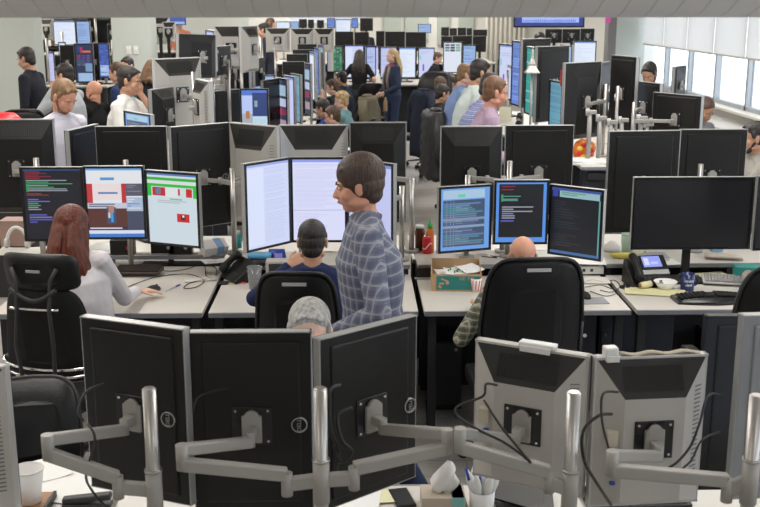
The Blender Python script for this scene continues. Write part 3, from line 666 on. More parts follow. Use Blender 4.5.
    for s, e, w_, tg in ((-1, el, wl, hl), (1, er, wr, hr)):
        m.cap(Sh[s], e, .050*g, .040, skin); m.cap(e, w_, .038, .027, skin)
        dd = (w_-e).normalized()
        if handsdir and handsdir.get(s): dd = V(handsdir[s][0]); nn = V(handsdir[s][1])
        else: nn = V((0, .2, -1)) if sit is not None else V((-s, 0, 0))
        for c in hand_caps(w_, dd, nn, -s if True else s, hcurl): m.cap(*c, skin, 8)
    for a, b, c in legs:
        m.cap(a, b, .080, .052, skin); m.cap(b, c, .050, .036, skin)
    m.bm.transform(Matrix.Scale(k, 4)); remesh_apply(m.build('body', t), vox*(.62 if vox < .009 else .8), 2)
    bd = t.children[0]
    bd.data.materials.clear(); bd.data.materials.append(skin)
    # face details
    eyew = mat('eye_white', (.7, .68, .66), .3); iris = mat('iris_dark', (.03, .02, .015), .2)
    if vox < .02:
        for s in (-1, 1):
            m = MB(); m.ell(hh(s*.029, .0765, .002), (.012, .007, .0045), eyew, RH); m.ell(hh(s*.029, .081, .002), (.0052, .004, .0045), iris, RH); m.bm.transform(Matrix.Scale(k, 4)); m.build('eye', t)
            m = MB(); m.bar(hh(s*.014, .089, .019), hh(s*.045, .078, .021), .005, .006, hairm or iris); m.bm.transform(Matrix.Scale(k, 4)); m.build('eyebrow', t)
        m = MB(); m.ell(hh(0, .090, -.061), (.020, .005, .005), mat('lips', (.45, .17, .13), .5), RH); m.bm.transform(Matrix.Scale(k, 4)); m.build('mouth', t)
    def piece(name, fn, mt, vx, sm=2, label_=None, par=None):
        m = MB(); fn(m, mt); m.bm.transform(Matrix.Scale(k, 4)); o = m.build(name, par or t); remesh_apply(o, vx, sm); o.data.materials.clear(); o.data.materials.append(mt)
        if label_: o['label'] = label_
        return o
    hv = hairvol; rg = random.Random(int(loc[0]*100)+int(loc[1]*77))
    if hair in ('short', 'long', 'medium', 'curly', 'bun'):
        def fh(m, mt):
            m.ell(hh(0, -.024, .050), (.080*hv, .094*hv, .082*hv), mt, RH, 20, 14); m.ell(hh(0, -.036, .006), (.078*hv, .076*hv, .078), mt, RH, 16, 10); m.ell(hh(0, -.055, -.045), (.060*hv, .045*hv, .045), mt, RH, 16, 10)
            if hair == 'short':
                for i in range(30):
                    u = -.052+.104*i/29; m.cap(hh(u*.75, -.01+rg.uniform(-.03, .02), .106+.012*hv-5*u*u), hh(u*1.0, .050+rg.uniform(-.01, .015), .088+.01*hv-7*u*u), .012, .006, mt, 6)
                for s in (-1, 1): m.ell(hh(s*.074, .016, .03), (.010, .018, .030), mt, RH)
            if hair == 'curly':
                for i in range(60):
                    a = rg.uniform(0, 2*PI); b = rg.uniform(-.2, 1.45); m.ell(hh(.084*math.cos(b)*math.cos(a), -.03+.092*math.cos(b)*math.sin(a), .045+.085*math.sin(b)), (.018, .018, .016), mt, RH, 8, 6) if not (math.sin(a) > .4 and b < .7) else None
            if hair in ('long', 'medium'):
                L = .40 if hair == 'long' else .20
                if hair == 'long':
                    m.rings([[hh(cx_*math.cos(q*PI/8), -.055+.045*math.sin(q*PI/8)-ox, z_) for q in range(16)] for z_, cx_, ox in ((.11, .045, -.01), (.07, .080, .020), (-.02, .094, .034), (-.12, .104, .040), (-.22, .112, .042), (-.29, .098, .03))], mt)
                for i in range(54):
                    a = PI*(1.0+rg.random()) if i > 16 else rg.choice((-.25, PI+.25))+rg.uniform(-.15, .15)
                    ca, sa = math.cos(a), math.sin(a); p0 = hh(.068*ca, -.02+.085*sa*(.8), .085); p1 = hh(.088*ca, -.025+.10*sa, .0); p2 = hh(.10*ca, -.04+.11*sa, -.10)
                    p3 = p2+V((ca*.055+rg.uniform(-.02, .02), rg.uniform(-.015, .01)-.01, -(L-.1)*rg.uniform(.75, 1.05))); m.tube([p0, p1, p2, (p2+p3)/2+V((rg.uniform(-.012, .012), -.012, 0)), p3], [.016, .019, .018, .015, .004], mt, 7)
            if hair == 'bun': m.ell(hh(0, -.12, .04), (.04, .04, .04), mt, RH)
        piece('hair', fh, hairm, vox*.55 if vox < .009 else vox*.7, 3)
    if hair == 'fringe':
        def fh(m, mt):
            for s in (-1, 1): m.ell(hh(s*.066, -.045, .0), (.012, .040, .028), mt, RH)
            m.ell(hh(0, -.092, -.005), (.05, .014, .028), mt, RH)
        piece('hair', fh, hairm, vox*.5, 1)
    if beard:
        def fb(m, mt):
            m.ell(hh(0, .050, -.090), (.033, .029, .026), mt, RH)
            for s in (-1, 1): m.cap(hh(s*.062, .010, -.030), hh(s*.040, .045, -.088), .012, .018, mt, 8)
            m.ell(hh(0, .086, -.048), (.022, .008, .005), mt, RH)
        piece('beard', fb, beard, .005 if vox < .009 else .007, 1)
    if glasses:
        m = MB()
        for s in (-1, 1): m.tube([hh(s*.031+.022*math.cos(q*PI/6), .094, .002+.016*math.sin(q*PI/6)) for q in range(13)], .002, black_gloss, 5); m.bar(hh(s*.053, .09, .004), hh(s*.08, -.0, .006), .003, .004, black_gloss)
        m.bm.transform(Matrix.Scale(k, 4)); m.build('glasses', t)
    lo = -.12 if hem is None else hem
    def fs(m, mt):
        torso(m, .014, -.12, .53, mt)
        for s, e, w_ in ((-1, el, wl), (1, er, wr)):
            m.cap(Sh[s]-fx*s*.012, e, .066*g, .052, mt) if sleeves == 'long' else m.cap(Sh[s]-fx*s*.012, Sh[s].lerp(e, .72), .066*g, .060, mt)
            if sleeves == 'long': m.cap(e, e.lerp(w_, .93), .052, .036, mt)
        for s in (-1, 1): m.cap(N+nd*.020+fx*s*.022, Sh[s]-fx*s*.03, .052*g, .058*g, mt)
        m.tube([N+d*.028+fx*.066*math.cos(q*PI/8)+fy*.064*math.sin(q*PI/8) for q in range(17)], .012, mt, 6)
    piece('shirt' if not jacket else 'jacket', fs, shirt, vox, 3)
    if extra: extra(t, k, dict(P=P, d=d, N=N, fx=fx, fy=fy, hh=hh, wl=wl, wr=wr, Sh=Sh, el=el, er=er))
    def ft(m, mt):
        torso(m, .016, -.12, .03, mt)
        for a, b, c in legs: m.cap(a, b, .094*min(g, 1.1), .066, mt); m.cap(b, c+V((0, 0, .0)), .064, .055, mt)
    piece('trousers', ft, trous, max(vox, .009), 3)
    for a, b, c in legs:
        m = MB(); fp = V((c.x, c.y, 0)); m.ell(fp+V((0, .06, .045)), (.046, .135, .044), black_plastic, None, 14, 8); m.ell(fp+V((0, -.02, .07)), (.045, .055, .06), black_plastic, None, 12, 8); m.box(fp+V((0, .055, .008)), (.085, .26, .016), rubber, .006); m.bm.transform(Matrix.Scale(k, 4)); m.build('shoe', t)
    return t
# ---------------- layout ----------------
GX = [atz(206, 311, .74).x, atz(421.5, 312, .74).x, atz(637, 313, .74).x]; DW = (GX[2]-GX[0])/2
gx = [GX[0]-2*DW, GX[0]-DW, GX[0], GX[1], GX[2], GX[2]+DW, GX[2]+2*DW]
names = ['leftmost, mostly out of frame', 'in front of the red-haired woman', 'in front of the man in navy', 'in front of the bald man', 'on the right with the desk phone and ergonomic keyboard', 'furthest right, mostly out of frame']
for i in range(1, 6):
    deep = i < 2 or gx[i+1] < GX[0]+.01
    desk('white desk of the middle row, '+names[i], gx[i]+.018, gx[i+1]-.018, 5.80, 6.90 if deep else 6.60, .74, edge='front', panel=6.45, group='white desks of the middle row', shelf=(6.92 if deep else 6.62, 7.03, .81))
    desk('white desk behind the middle row monitors, '+['', 'far left of its row', 'second from the left of its row', 'third from the left, beside the aisle gap', 'fourth from the left of its row', 'right end of its row'][i], gx[i]+.018, gx[i+1]-.018, 7.06, 7.84, .74, edge='both', panel=7.2, group='white desks backing on to the middle row')
for i in range(1, 6):
    desk('white desk in the foreground row, '+['', 'left end, with the paper cup', 'under the black monitors', 'with tissues and pens', 'with the low black keyboard', 'right corner of the picture'][i], gx[i]+.014, gx[i+1]-.014, 2.60, 3.56, .74, edge='both', panel=2.9, group='white desks of the foreground row')
# ---- foreground monitors (backs towards us)
mA = monitor(91, 191, 321, 3.13, 'black monitor seen from behind in the foreground, turned left, behind the first steel pole', w=.372, h=.575, face='back', side=-1, logo=(-.33, .49), ports=1)
mB = monitor(193, 313, 330, 3.10, 'square-on black monitor back in the centre of the foreground trio', yb=506, face='back', logo=(-.39, .49), ports=1)
mC = monitor(316, 411, 325.5, 3.14, 'black monitor back angled to the right in the foreground, right one of the black trio', w=.39, h=.56, face='back', side=1, logo=(-.42, .47), ports=1)
mD = monitor(477, 587, 346, 3.20, 'pale grey monitor back with dark sloping vent in the foreground, left of two', w=.375, h=.475, face='back', side=-1, style='beige', ports=1, frame=beige)
mE = monitor(590, 699, 354, 3.12, 'pale grey monitor back with dark sloping vent in the foreground, right of two', w=.36, h=.50, face='back', side=1, style='beige', ports=1, frame=beige2)
mF = monitor(698, 812, 314, 3.30, 'black monitor back half hidden behind the silver grey one at the right edge', yb=486, face='back', style='flat', mount=False, frame=black_plastic)
mG = monitor(732, 850, 312, 3.05, 'silver grey monitor back cut off by the right edge of the picture', w=.38, h=.60, face='back', style='silver', frame=silver)
for c in mG.children:
    if c.name.startswith('back_cover'): c.data.materials.clear(); c.data.materials.append(mat('silver_grey_shell', (.30, .31, .33), .4, .4))
mH = monitor(-94, 14, 362, 3.10, 'pale grey monitor back cut off by the left edge of the picture', w=.36, h=.475, face='back', side=-1, style='beige', frame=beige2)
pole_stand('steel pole with folded arm at the left, holding the turned black monitor', 149, 389, 2.86, .74, [(at(118, 487, 2.86), at(48, 447, 2.80), mount_point(mA))], 'foreground monitor poles', zc=at(150, 490, 2.86).z)
pole_stand('steel pole in the centre with one arm reaching each way', 320, 389, 2.82, .74, [(at(287, 484, 2.82), at(182, 457, 2.78), mount_point(mB)), (at(354, 478, 2.82), at(447, 441, 2.88), mount_point(mC))], 'foreground monitor poles', zc=at(320, 480, 2.82).z)
pole_stand('steel pole between the two pale grey monitors', 574, 393, 2.84, .74, [(at(549, 481, 2.84), at(460, 440, 2.84), mount_point(mD))], 'foreground monitor poles', zc=at(572, 490, 2.84).z)
pole_stand('steel pole at the right edge of the picture', 757, 396, 2.72, .74, [(at(727, 490, 2.74), at(612, 463, 2.76), mount_point(mE))], 'foreground monitor poles', zc=at(752, 480, 2.72).z)
# ---- middle row, screens towards us
G1 = 'screens of the middle row'
m1 = monitor(22.5, 85, 167, 6.55, 'monitor with dark code listing at the left of the red-haired woman', yb=241, kind='code', group=G1)
m2 = monitor(85.5, 145.5, 166, 6.55, 'monitor showing a news page with a video, just right of the red-haired head', yb=239, kind='news', group=G1)
m3 = monitor(147, 200, 171.5, 6.48, 'monitor with a green bannered white web page, turned to the left', w=.385, h=.47, side=-1, kind='green', group=G1)
m4 = monitor(244.5, 290, 160.5, 6.35, 'bright white text monitor turned to the right, left of the navy-shirted man', w=.38, h=.54, side=1, kind='whitetext', group=G1)
m5 = monitor(291, 347, 157, 6.60, 'bright white text monitor straight above the navy-shirted man', yb=242, kind='whitetext2', group=G1)
m6 = monitor(348, 394, 161, 6.42, 'lavender white monitor turned to the left behind the walking man', w=.38, h=.53, side=-1, kind='lav', group=G1)
m7 = monitor(438, 491, 185.5, 6.45, 'monitor with a blue table, first right of the red and green sauce bottles', w=.36, h=.42, side=1, kind='blueterm', group=G1, frame=silver)
m8 = monitor(493.5, 548, 180, 6.5, 'monitor with coloured code on black inside a blue border above the bald head', yb=244, kind='codeblue', group=G1)
m9 = monitor(549.5, 603, 187, 6.45, 'dark terminal monitor with a thick beige casing, right of the bald man', w=.37, h=.45, side=-1, kind='darkterm', group=G1, style='beige', frame=beige2)
m10 = monitor(632, 752, 177, 6.40, 'large switched-off landscape monitor with silver frame above the desk phone', yb=249, kind='off', group=G1, style='flat', foot=.74)
m11 = monitor(755, 815, 176, 6.0, 'black monitor edge cut off by the right side of the picture', h=.44, w=.36, kind='off', group=G1, style='flat')
# ---- backs of the row behind
G2 = 'monitor backs behind the middle row'
b0 = monitor(-16, 57, 119, 7.15, 'black monitor back at the left edge with a sloping top', yb=212, face='back', style='frustum', group=G2, wide=.36)
b1 = monitor(69, 98, 127, 7.3, 'narrow black monitor back turned away, left of the wide black one near the light-shirted man', w=.42, h=.66, side=1, face='back', group=G2)
b2 = monitor(98.5, 169, 126, 7.25, 'wide black monitor back above the news page screen', yb=216, face='back', group=G2)
b3 = monitor(171, 229, 124.5, 7.15, 'black monitor back with round logo, between the green web page and white text screens', w=.45, h=.70, side=1, face='back', logo=(-.40, .47), group=G2)
b4 = monitor(233, 280, 124, 7.2, 'left pale grey monitor back of the pair above the white screens', w=.43, h=.69, side=-1, face='back', style='beige', group=G2, frame=beige2)
b5 = monitor(280.5, 348, 124.5, 7.25, 'right pale grey monitor back of the pair above the white screens', yb=222, face='back', style='beige', group=G2, frame=beige2)
b6 = monitor(350, 406, 122, 7.2, 'black monitor back behind the walking man beside the aisle', yb=222, face='back', style='frustum', group=G2)
b7 = monitor(440, 501, 126, 7.25, 'black monitor back with a sloping top, above the blue table screen', yb=218, face='back', style='frustum', group=G2, wide=.28)
b8 = monitor(504, 571.5, 125, 7.25, 'silver-edged flat black monitor back in front of the man in the lilac shirt', yb=218, face='back', group=G2)
b9 = monitor(606, 676, 130.5, 7.1, 'tall black monitor back left of the pair above the switched-off landscape monitor', w=.50, h=.70, side=1, face='back', ports=1, group=G2)
b10 = monitor(677, 743, 129, 7.2, 'black monitor back right of the pair above the switched-off landscape monitor', yb=222, face='back', group=G2)
def small_pole(label, px, yt, Y, mons, z=.81, r=.018, grp='poles of the middle row'):
    p = at(px, yt, Y); t = thing('monitor_pole', label, 'monitor stand', (p.x, Y, z), 0, grp); h = p.z-z
    m = MB(); m.cyl((0, 0, 0), (0, 0, h), r, r, alu, 16); m.build('pole', t); m = MB(); m.cyl((0, 0, 0), (0, 0, .02), .05, .05, armgrey, 16); m.build('base', t)
    for mm in mons:
        q = mount_point(mm)-V((p.x, Y, z)); m = MB(); mid = V((q.x*.5, q.y*.5+.03, q.z)); armlink(m, (0, 0, q.z), mid, .024, .04); joint(m, mid, .05, .016); armlink(m, mid, q, .022, .036); m.build('arm', t)
    return t
small_pole('short steel pole behind the code listing screen', 36, 158, 6.78, [m1, m2], .74)
small_pole('steel pole behind the news page screen', 125.5, 160, 6.8, [m3], .74)
small_pole('steel pole behind the bright white text screens', 300, 158, 6.82, [m4, m5])
small_pole('steel pole behind the blue table screen', 468, 175, 6.8, [m7])
small_pole('pale steel pole rising above the coloured code screen', 510, 161, 6.82, [m8, m9])
small_pole('steel pole right of the lavender white screen', 402, 186, 6.75, [m6])
GP = 'poles behind the second monitor bank'
small_pole('steel pole behind the wide black monitor back, by the aisle of the left desks', 66, 175, 6.95, [b0, b2], .81, grp=GP)
small_pole('steel pole between the logo monitor back and the pale grey backs', 232, 168, 6.95, [b3, b4, b5], .81, grp=GP)
small_pole('steel pole beside the aisle gap carrying a grey bracket', 412, 178, 6.98, [b6], .81, grp=GP)
small_pole('steel pole between the two black backs right of the aisle gap', 504, 176, 6.96, [b7, b8], .81, grp=GP)
small_pole('pale steel pole rising above the switched-off landscape monitor', 701, 164, 6.95, [b9, b10], .81, grp=GP)
# ---------------- small desk things ----------------
def keyboard(label, c, w=.44, d=.15, rz=0, mt=None, keym=None, group=None, rows=6, cols=18):
    mt = mt or black_plastic; keym = keym or dark_grey; t = thing('keyboard', label, 'keyboard', c, rz, group)
    m = MB(); m.hexa([(-w/2, -d/2, 0), (w/2, -d/2, 0), (w/2, d/2, 0), (-w/2, d/2, 0), (-w/2, -d/2, .012), (w/2, -d/2, .012), (w/2, d/2, .026), (-w/2, d/2, .026)], mt, .004); m.build('case', t)
    m = MB()
    for j in range(rows):
        for i in range(cols):
            if j == 0 and 5 < i < 10 and i != 6: continue
            x = -w/2+.012+(w-.024)*(i+.5)/cols; y = -d/2+.012+(d-.024)*(j+.5)/rows; ww = (w-.024)/cols*.86
            if j == 0 and i == 6: x += 1.5*ww; ww *= 4.4
            m.box((x, y, .016+.014*(j+.5)/rows+.003), (ww, (d-.024)/rows*.84, .008), keym, .0015, seg=1)
    m.build('keys', t); return t
def mouse(label, c, rz=0, mt=None):
    t = thing('mouse', label, 'mouse', c, rz); mt = mt or black_plastic
    m = MB(); m.ell((0, 0, .004), (.031, .056, .032), mt, None, 16, 10); bmesh.ops.bisect_plane(m.bm, geom=list(m.bm.verts)+list(m.bm.edges)+list(m.bm.faces), plane_co=(0, 0, .001), plane_no=(0, 0, 1), clear_inner=True); m.build('shell', t)
    m = MB(); m.cyl((-.004, .03, .03), (.004, .03, .03), .007, .007, dark_grey, 10); m.build('wheel', t); return t
def pen(label, a, b, c=blue_plastic, group=None):
    a, b = V(a), V(b); t = thing('pen', label, 'pen', a, 0, group); d = b-a
    m = MB(); m.tube([(0, 0, 0), d*.08, d*.72], [.0012, .0042, .0042], mat('pen_barrel', (.6, .62, .66), .3), 8); m.build('barrel', t)
    m = MB(); m.tube([d*.70, d], [.0052, .0048], c, 8); m.build('cap', t); return t
def cable(label, pts, r=.0035, mt=None, group='loose cables'):
    pts = [V(p) for p in pts]; out = []
    for i in range(len(pts)-1):
        p0 = pts[max(i-1, 0)]; p1 = pts[i]; p2 = pts[i+1]; p3 = pts[min(i+2, len(pts)-1)]
        for k in range(6):
            t_ = k/6; out.append(.5*((2*p1)+(p2-p0)*t_+(2*p0-5*p1+4*p2-p3)*t_*t_+(3*p1-p0-3*p2+p3)*t_**3))
    out.append(pts[-1]); m = MB(); m.tube([q-pts[0] for q in out], r, mt or rubber, 6); o = m.build('cable'); o.location = pts[0]; return tag(o, label, 'cable', group)
def sheet(label, c, w, d, rz=0, mt=None, th=.004, lines=0, name='paper_sheet', curl=.0, group='papers'):
    mt = mt or paper; t = None; m = MB(); n = 8; rg = random.Random(int(c[0]*1000)); rs = []
    m2 = []
    for z in (0, th):
        for j in range(2): pass
    top = [[V((-w/2+w*i/n, -d/2+d*j/2, th+curl*((i/n-.5)*2)**2*(.6+.4*math.sin(j+i)))) for i in range(n+1)] for j in range(3)]
    bv = [[m.bm.verts.new(p) for p in r] for r in top]; lv = [[m.bm.verts.new(p-V((0, 0, th))) for p in r] for r in top]
    for j in range(2):
        for i in range(n):
            m.bm.faces.new((bv[j][i], bv[j][i+1], bv[j+1][i+1], bv[j+1][i])); m.bm.faces.new((lv[j][i+1], lv[j][i], lv[j+1][i], lv[j+1][i+1]))
    for i in range(n):
        m.bm.faces.new((lv[0][i], lv[0][i+1], bv[0][i+1], bv[0][i])); m.bm.faces.new((bv[2][i], bv[2][i+1], lv[2][i+1], lv[2][i]))
    for j in range(2):
        m.bm.faces.new((bv[j][0], bv[j+1][0], lv[j+1][0], lv[j][0])); m.bm.faces.new((bv[j+1][n], bv[j][n], lv[j][n], lv[j+1][n]))
    m.mi(mt)
    for i in range(lines):
        y = d*.4-d*.8*i/max(lines, 1); ww = w*rg.uniform(.4, .8); m.box((-w*.4+ww/2, y, th+.0006), (ww, d*.02, .0006), mat('print_grey', (.3, .3, .32), .8))
    o = m.build(name); o.location = c; o.rotation_euler = (0, 0, rz); return tag(o, label, 'paper', group)
def phone(label, c, rz=0, screen=True, k=1.0):
    t = thing('desk_phone', label, 'phone', c, rz)
    pts = [(-.13, -.10, 0), (.13, -.10, 0), (.13, .09, 0), (-.13, .09, 0), (-.13, -.10, .02), (.13, -.10, .02), (.13, .07, .15), (-.13, .07, .15)]
    m = MB(); m.hexa([V(p)*k for p in pts], black_plastic, .006); m.build('body', t)
    nrm = V((0, -.13, .17)).normalized(); up = V((0, .17, .13)).normalized()
    def sp(u, v, o=0): return (V((u, -.10, .02))+up*v+nrm*o)*k
    def plate(m, u0, v0, u1, v1, o0, o1, mt): m.hexa([sp(u0, v0, o0), sp(u1, v0, o0), sp(u1, v1, o0), sp(u0, v1, o0), sp(u0, v0, o1), sp(u1, v0, o1), sp(u1, v1, o1), sp(u0, v1, o1)], mt, .0015, 1)
    if screen:
        m = MB(); plate(m, -.035, .115, .135, .225, -.002, .012, black_gloss); sc = m.build('display_frame', t)
        m = MB(); plate(m, -.02, .13, .10, .215, .012, .014, em((.32, .38, .95))); plate(m, -.01, .145, .02, .20, .014, .015, em((.7, .75, 1))); plate(m, .03, .15, .08, .17, .014, .015, em((.55, .6, 1))); m.build('lit_display', sc)
        m = MB(); plate(m, -.045, .075, .135, .112, .001, .008, silver); m.cyl(sp(.04, .09, .006), sp(.04, .09, .012), .016, .016, silver, 16); m.build('silver_trim', t)
    m = MB()
    for j in range(4):
        for i in range(3): plate(m, -.02+.032*i, .0+.018*j, .004+.032*i, .013+.018*j, .001, .006, dark_grey)
    m.build('keypad', t)
    m = MB(); rs = []
    for q in range(9):
        v = .01+.20*q/8; o = .022+.018*math.sin(q/8*PI)*0+(.016 if q in (0, 1, 7, 8) else .026); rs.append(sp(-.088, v, o+.004))
    m.tube(rs, [.022, .029, .026, .022, .022, .022, .026, .029, .022], black_plastic, 14); m.build('handset', t)
    return t
def cup(label, c, r0, r1, h, mt, name='cup', fill=None, n=28, rim=True, liq=None):
    t = thing(name, label, 'cup' if name != 'bowl' else 'bowl', c); m = MB(); th = .002
    m.lathe((0, 0, 0), [(r0*.9, 0), (r0, .002), (r1, h), (r1-th, h), (r0-th, .006), (r0*.5, .005)], mt, n); 
    if rim: m.tube([(r1*math.cos(a*PI/12), r1*math.sin(a*PI/12), h) for a in range(25)], .0025, mt, 6)
    m.build('shell', t)
    if liq: m = MB(); m.cyl((0, 0, h*.3), (0, 0, h*liq[1]), r0, r0+(r1-r0)*liq[1]-.002, liq[0], n); m.build('drink', t)
    return t
D = .74; SH = .81
# --- foreground desk things
p = atz(30, 499, .775); t = thing('wooden_tray', 'brown wooden board under the paper cup', 'board', (p.x-.04, p.y+.01, D))
m = MB(); m.box((-.03, -.03, .012), (.26, .20, .024), wood, .004); m.box((.104, -.03, .012), (.012, .204, .03), black_plastic, .003); m.build('board', t)
cup('white paper cup standing on the brown board at the lower left', (p.x, p.y, D+.0245), .036, .054, .125, mat('cup_paper', (.74, .71, .67), .6), 'paper_cup')
for i, (px, py, w_, d_, rz, lb, mt) in enumerate([(62, 480, .21, .29, .2, 'white sheet beside the paper cup, under the folded arm', paper), (90, 488, .2, .28, -.25, 'white sheet overlapping at the foot of the first steel pole', paper), (45, 471, .15, .2, .6, 'white sheet with a raised corner behind the paper cup', paper),
        (382, 498, .10, .10, .1, 'yellow sticky pad on the foreground desk by the black phone', mat('yellow_note', (.75, .72, .45), .8)), (350, 497, .22, .28, -.1, 'white sheet on the desk right of the centre pole', paper)]):
    q = atz(px, py, D); sheet(lb, (q.x, q.y, D+.0015*(i+1)), w_, d_, rz, mt, .002, curl=.006 if i == 2 else .001)
q = atz(75, 500, D); t = thing('stapler', 'dark grey stapler shape at the foot of the first steel pole', 'stapler', (q.x+.06, q.y-.06, D+.003)); m = MB(); m.box((0, 0, .01), (.17, .045, .014), dark_grey, .005); m.build('base', t); m = MB(); m.box((0, 0, .034), (.17, .036, .022), dark_grey, .008, ry=R(-6)); m.build('top_arm', t)
q = atz(402, 499, D); t = thing('mobile_phone', 'black mobile phone lying on the foreground desk', 'mobile phone', (q.x, q.y, D), R(12)); m = MB(); m.box((0, 0, .005), (.07, .14, .009), black_plastic, .004); m.build('body', t); m = MB(); m.box((0, 0, .0098), (.062, .125, .001), black_gloss); m.build('screen', t)
q = atz(443, 503, D); t = thing('tissue_box', 'small teal and cardboard tissue box with tissue standing up', 'tissue box', (q.x-.005, q.y-.03, D)); m = MB(); m.box((0, 0, .03), (.15, .11, .06), mat('tissue_box_tan', (.45, .38, .3), .7), .003); m.box((.05, 0, .031), (.045, .112, .058), mat('teal_light', (.2, .45, .42), .6), .002); m.build('carton', t)
m = MB(); rs = []
for j in range(7):
    z = .06+.014*j; s_ = [1, 1.25, 1.3, 1.1, .9, .62, .2][j]; rs.append([V((.034*s_*math.cos(a*PI/8)*(1+.22*math.sin(3*a+j))+.01*j/3, .018*s_*math.sin(a*PI/8)*(1+.3*math.cos(4*a+j)), .06+(z-.06)*1.3+.008*math.sin(a*1.7))) for a in range(16)])
m.rings(rs, tissue); m.build('tissue', t)
q = atz(480, 503, D); t = thing('pen_pot', 'white pot stuffed with tissues and pens on the foreground desk', 'pen holder', (q.x, q.y-.05, D)); m = MB(); m.lathe((0, 0, 0), [(.04, 0), (.042, .003), (.045, .075), (.042, .075), (.039, .006), (.01, .005)], white_plastic, 24); m.build('pot', t)
for i in range(6):
    m = MB(); a = i*1.05; x, y = .025*math.cos(a), .022*math.sin(a); rs = []
    for j in range(5): s_ = [.010, .015, .018, .014, .004][j]; rs.append([V((x*(1+j*.28)+s_*math.cos(k*PI/4)*(1+.3*math.sin(k*2+i)), y*(1+j*.2)+s_*.6*math.sin(k*PI/4), .05+.025*j)) for k in range(8)])
    m.rings(rs, tissue); m.build('tissue', t)
for i, (dx, dy, ex, ez, lb) in enumerate([(-.02, -.01, -.06, .165, 'blue ballpoint leaning left in the white pen pot'), (-.005, .01, -.03, .17, 'blue ballpoint standing nearly upright in the white pen pot'), (.01, -.01, .02, .165, 'blue ballpoint in the middle right of the white pen pot'), (.02, .01, .055, .17, 'blue ballpoint leaning right in the white pen pot'), (.0, -.015, -.012, .135, 'shortest ballpoint at the front of the white pen pot')]):
    pen(lb, (q.x+dx, q.y-.05+dy, D+.012), (q.x+ex, q.y-.05+dy*1.5, D+ez), blue_plastic, 'pens in the pot')
q2 = atz(482, 502, D); pen('single blue pen lying beyond the pen pot', (q2.x+.035, q2.y-.02, D+.005), (q2.x+.075, q2.y+.05, D+.005), blue_plastic)
q = atz(522, 498, D); t = thing('laptop', 'dark half open laptop lying under the left pale grey monitor', 'laptop', (q.x, q.y-.06, D), R(-8)); m = MB(); m.box((0, 0, .008), (.20, .15, .015), black_plastic, .004); m.build('base', t); m = MB(); m.box((-.03, .03, .045), (.20, .15, .008), black_plastic, .003, rx=R(18), ry=R(14)); m.build('lid', t)
q = atz(634, 499, D); keyboard('black keyboard on the cream foreground desk under the right pale grey monitor', (q.x, q.y-.01, D+.001), .37, .14, R(2), dark_grey, black_plastic)
for i, (mm, lb, dx) in enumerate(((mD, 'white plastic clip on top of the left pale grey monitor', .02), (mE, 'rounded white plastic tab on the left end of the right pale grey monitor', .13))):
    mt_ = mm.matrix_basis; hh_ = .475 if i == 0 else .50
    M = Matrix.Translation(mm.location) @ mm.rotation_euler.to_matrix().to_4x4(); pt = M @ V((-dx if i == 0 else dx, .01, hh_+.001))
    t = thing('monitor_clip', lb, 'clip', pt, mm.rotation_euler.z)
    m = MB(); m.box((0, 0, .009), (.12 if i == 0 else .042, .04, .016 if i == 0 else .045), white_plastic, .007); m.build('clip_body', t); m = MB(); m.box((0, .03, -.0), (.10 if i == 0 else .04, .006, .02), white_plastic, .002); m.build('clip_tongue', t)
M = Matrix.Translation(mE.location) @ mE.rotation_euler.to_matrix().to_4x4(); pt = M @ V((-.03, .004, .502))
m = MB(); rs = [[V((x, .014*math.cos(a*PI/5), .003+.004*math.sin(a*PI/5)+.004*math.sin(x*60))) for a in range(10)] for x in [-.13+.26*i/14 for i in range(15)]]; m.rings(rs, mat('tan_foam', (.42, .36, .28), .8)); o = m.build('foam_strip'); o.location = pt; o.rotation_euler = (0, 0, mE.rotation_euler.z); tag(o, 'crumpled tan foam strip lying along the top of the right pale grey monitor', 'foam')
# cables in front
Y = 2.95
def cpx(l): return [at(a, b, c) for a, b, c in l]
cable('dark cable looping left of the first pale grey monitor back and down its arm', cpx([(497, 385, 3.0), (486, 384, 2.98), (483, 396, 2.97), (460, 405, 2.95), (456, 414, 2.93), (475, 428, 2.90), (505, 443, 2.86), (530, 461, 2.83)]), .004)
cable('dark cable running straight down from the left pale grey monitor plug to its arm', cpx([(484, 400, 2.97), (500, 425, 2.9), (516, 445, 2.86), (531, 463, 2.82)]), .004)
cable('dark cable from the plug of the right pale grey monitor down to the keyboard', cpx([(612, 414, 2.95), (598, 416, 2.92), (583, 432, 2.9), (584, 460, 2.9), (596, 482, 2.95), (611, 505, 3.05)]), .005)
cable('dark cable hooking over the left side of the right pale grey monitor', cpx([(618, 392, 2.98), (603, 394, 2.94), (602, 420, 2.9), (609, 450, 2.84)]), .004)
cable('dark cable sweeping from the narrow black monitor to the right pale grey one', cpx([(724, 396, 3.0), (708, 396, 2.95), (699, 425, 2.9), (688, 450, 2.88), (668, 468, 2.85), (640, 471, 2.83)]), .004)
cable('second dark cable behind, lower down beside the narrow black monitor', cpx([(720, 432, 3.0), (702, 440, 2.95), (690, 462, 2.9), (672, 475, 2.87)]), .0035)
cable('dark cable hanging from the first folded arm over the desk', cpx([(104, 384, 3.0), (86, 392, 2.95), (78, 412, 2.9), (84, 421, 2.88)]), .004)
cable('dark cable crossing the first folded arm down to the papers', cpx([(88, 424, 2.80), (95, 440, 2.77), (86, 475, 2.9), (93, 492, 3.0), (104, 505, 3.0)]), .004)
cable('dark cable bundle hanging left of the angled black monitor', cpx([(340, 385, 3.0), (330, 392, 2.96), (331, 430, 2.95), (338, 450, 2.95), (334, 480, 2.95)]), .006)
cable('black cable tangle behind the centre pole', cpx([(352, 408, 3.0), (338, 415, 2.97), (342, 440, 2.95), (352, 452, 2.94), (340, 462, 2.94), (334, 445, 2.95)]), .006)
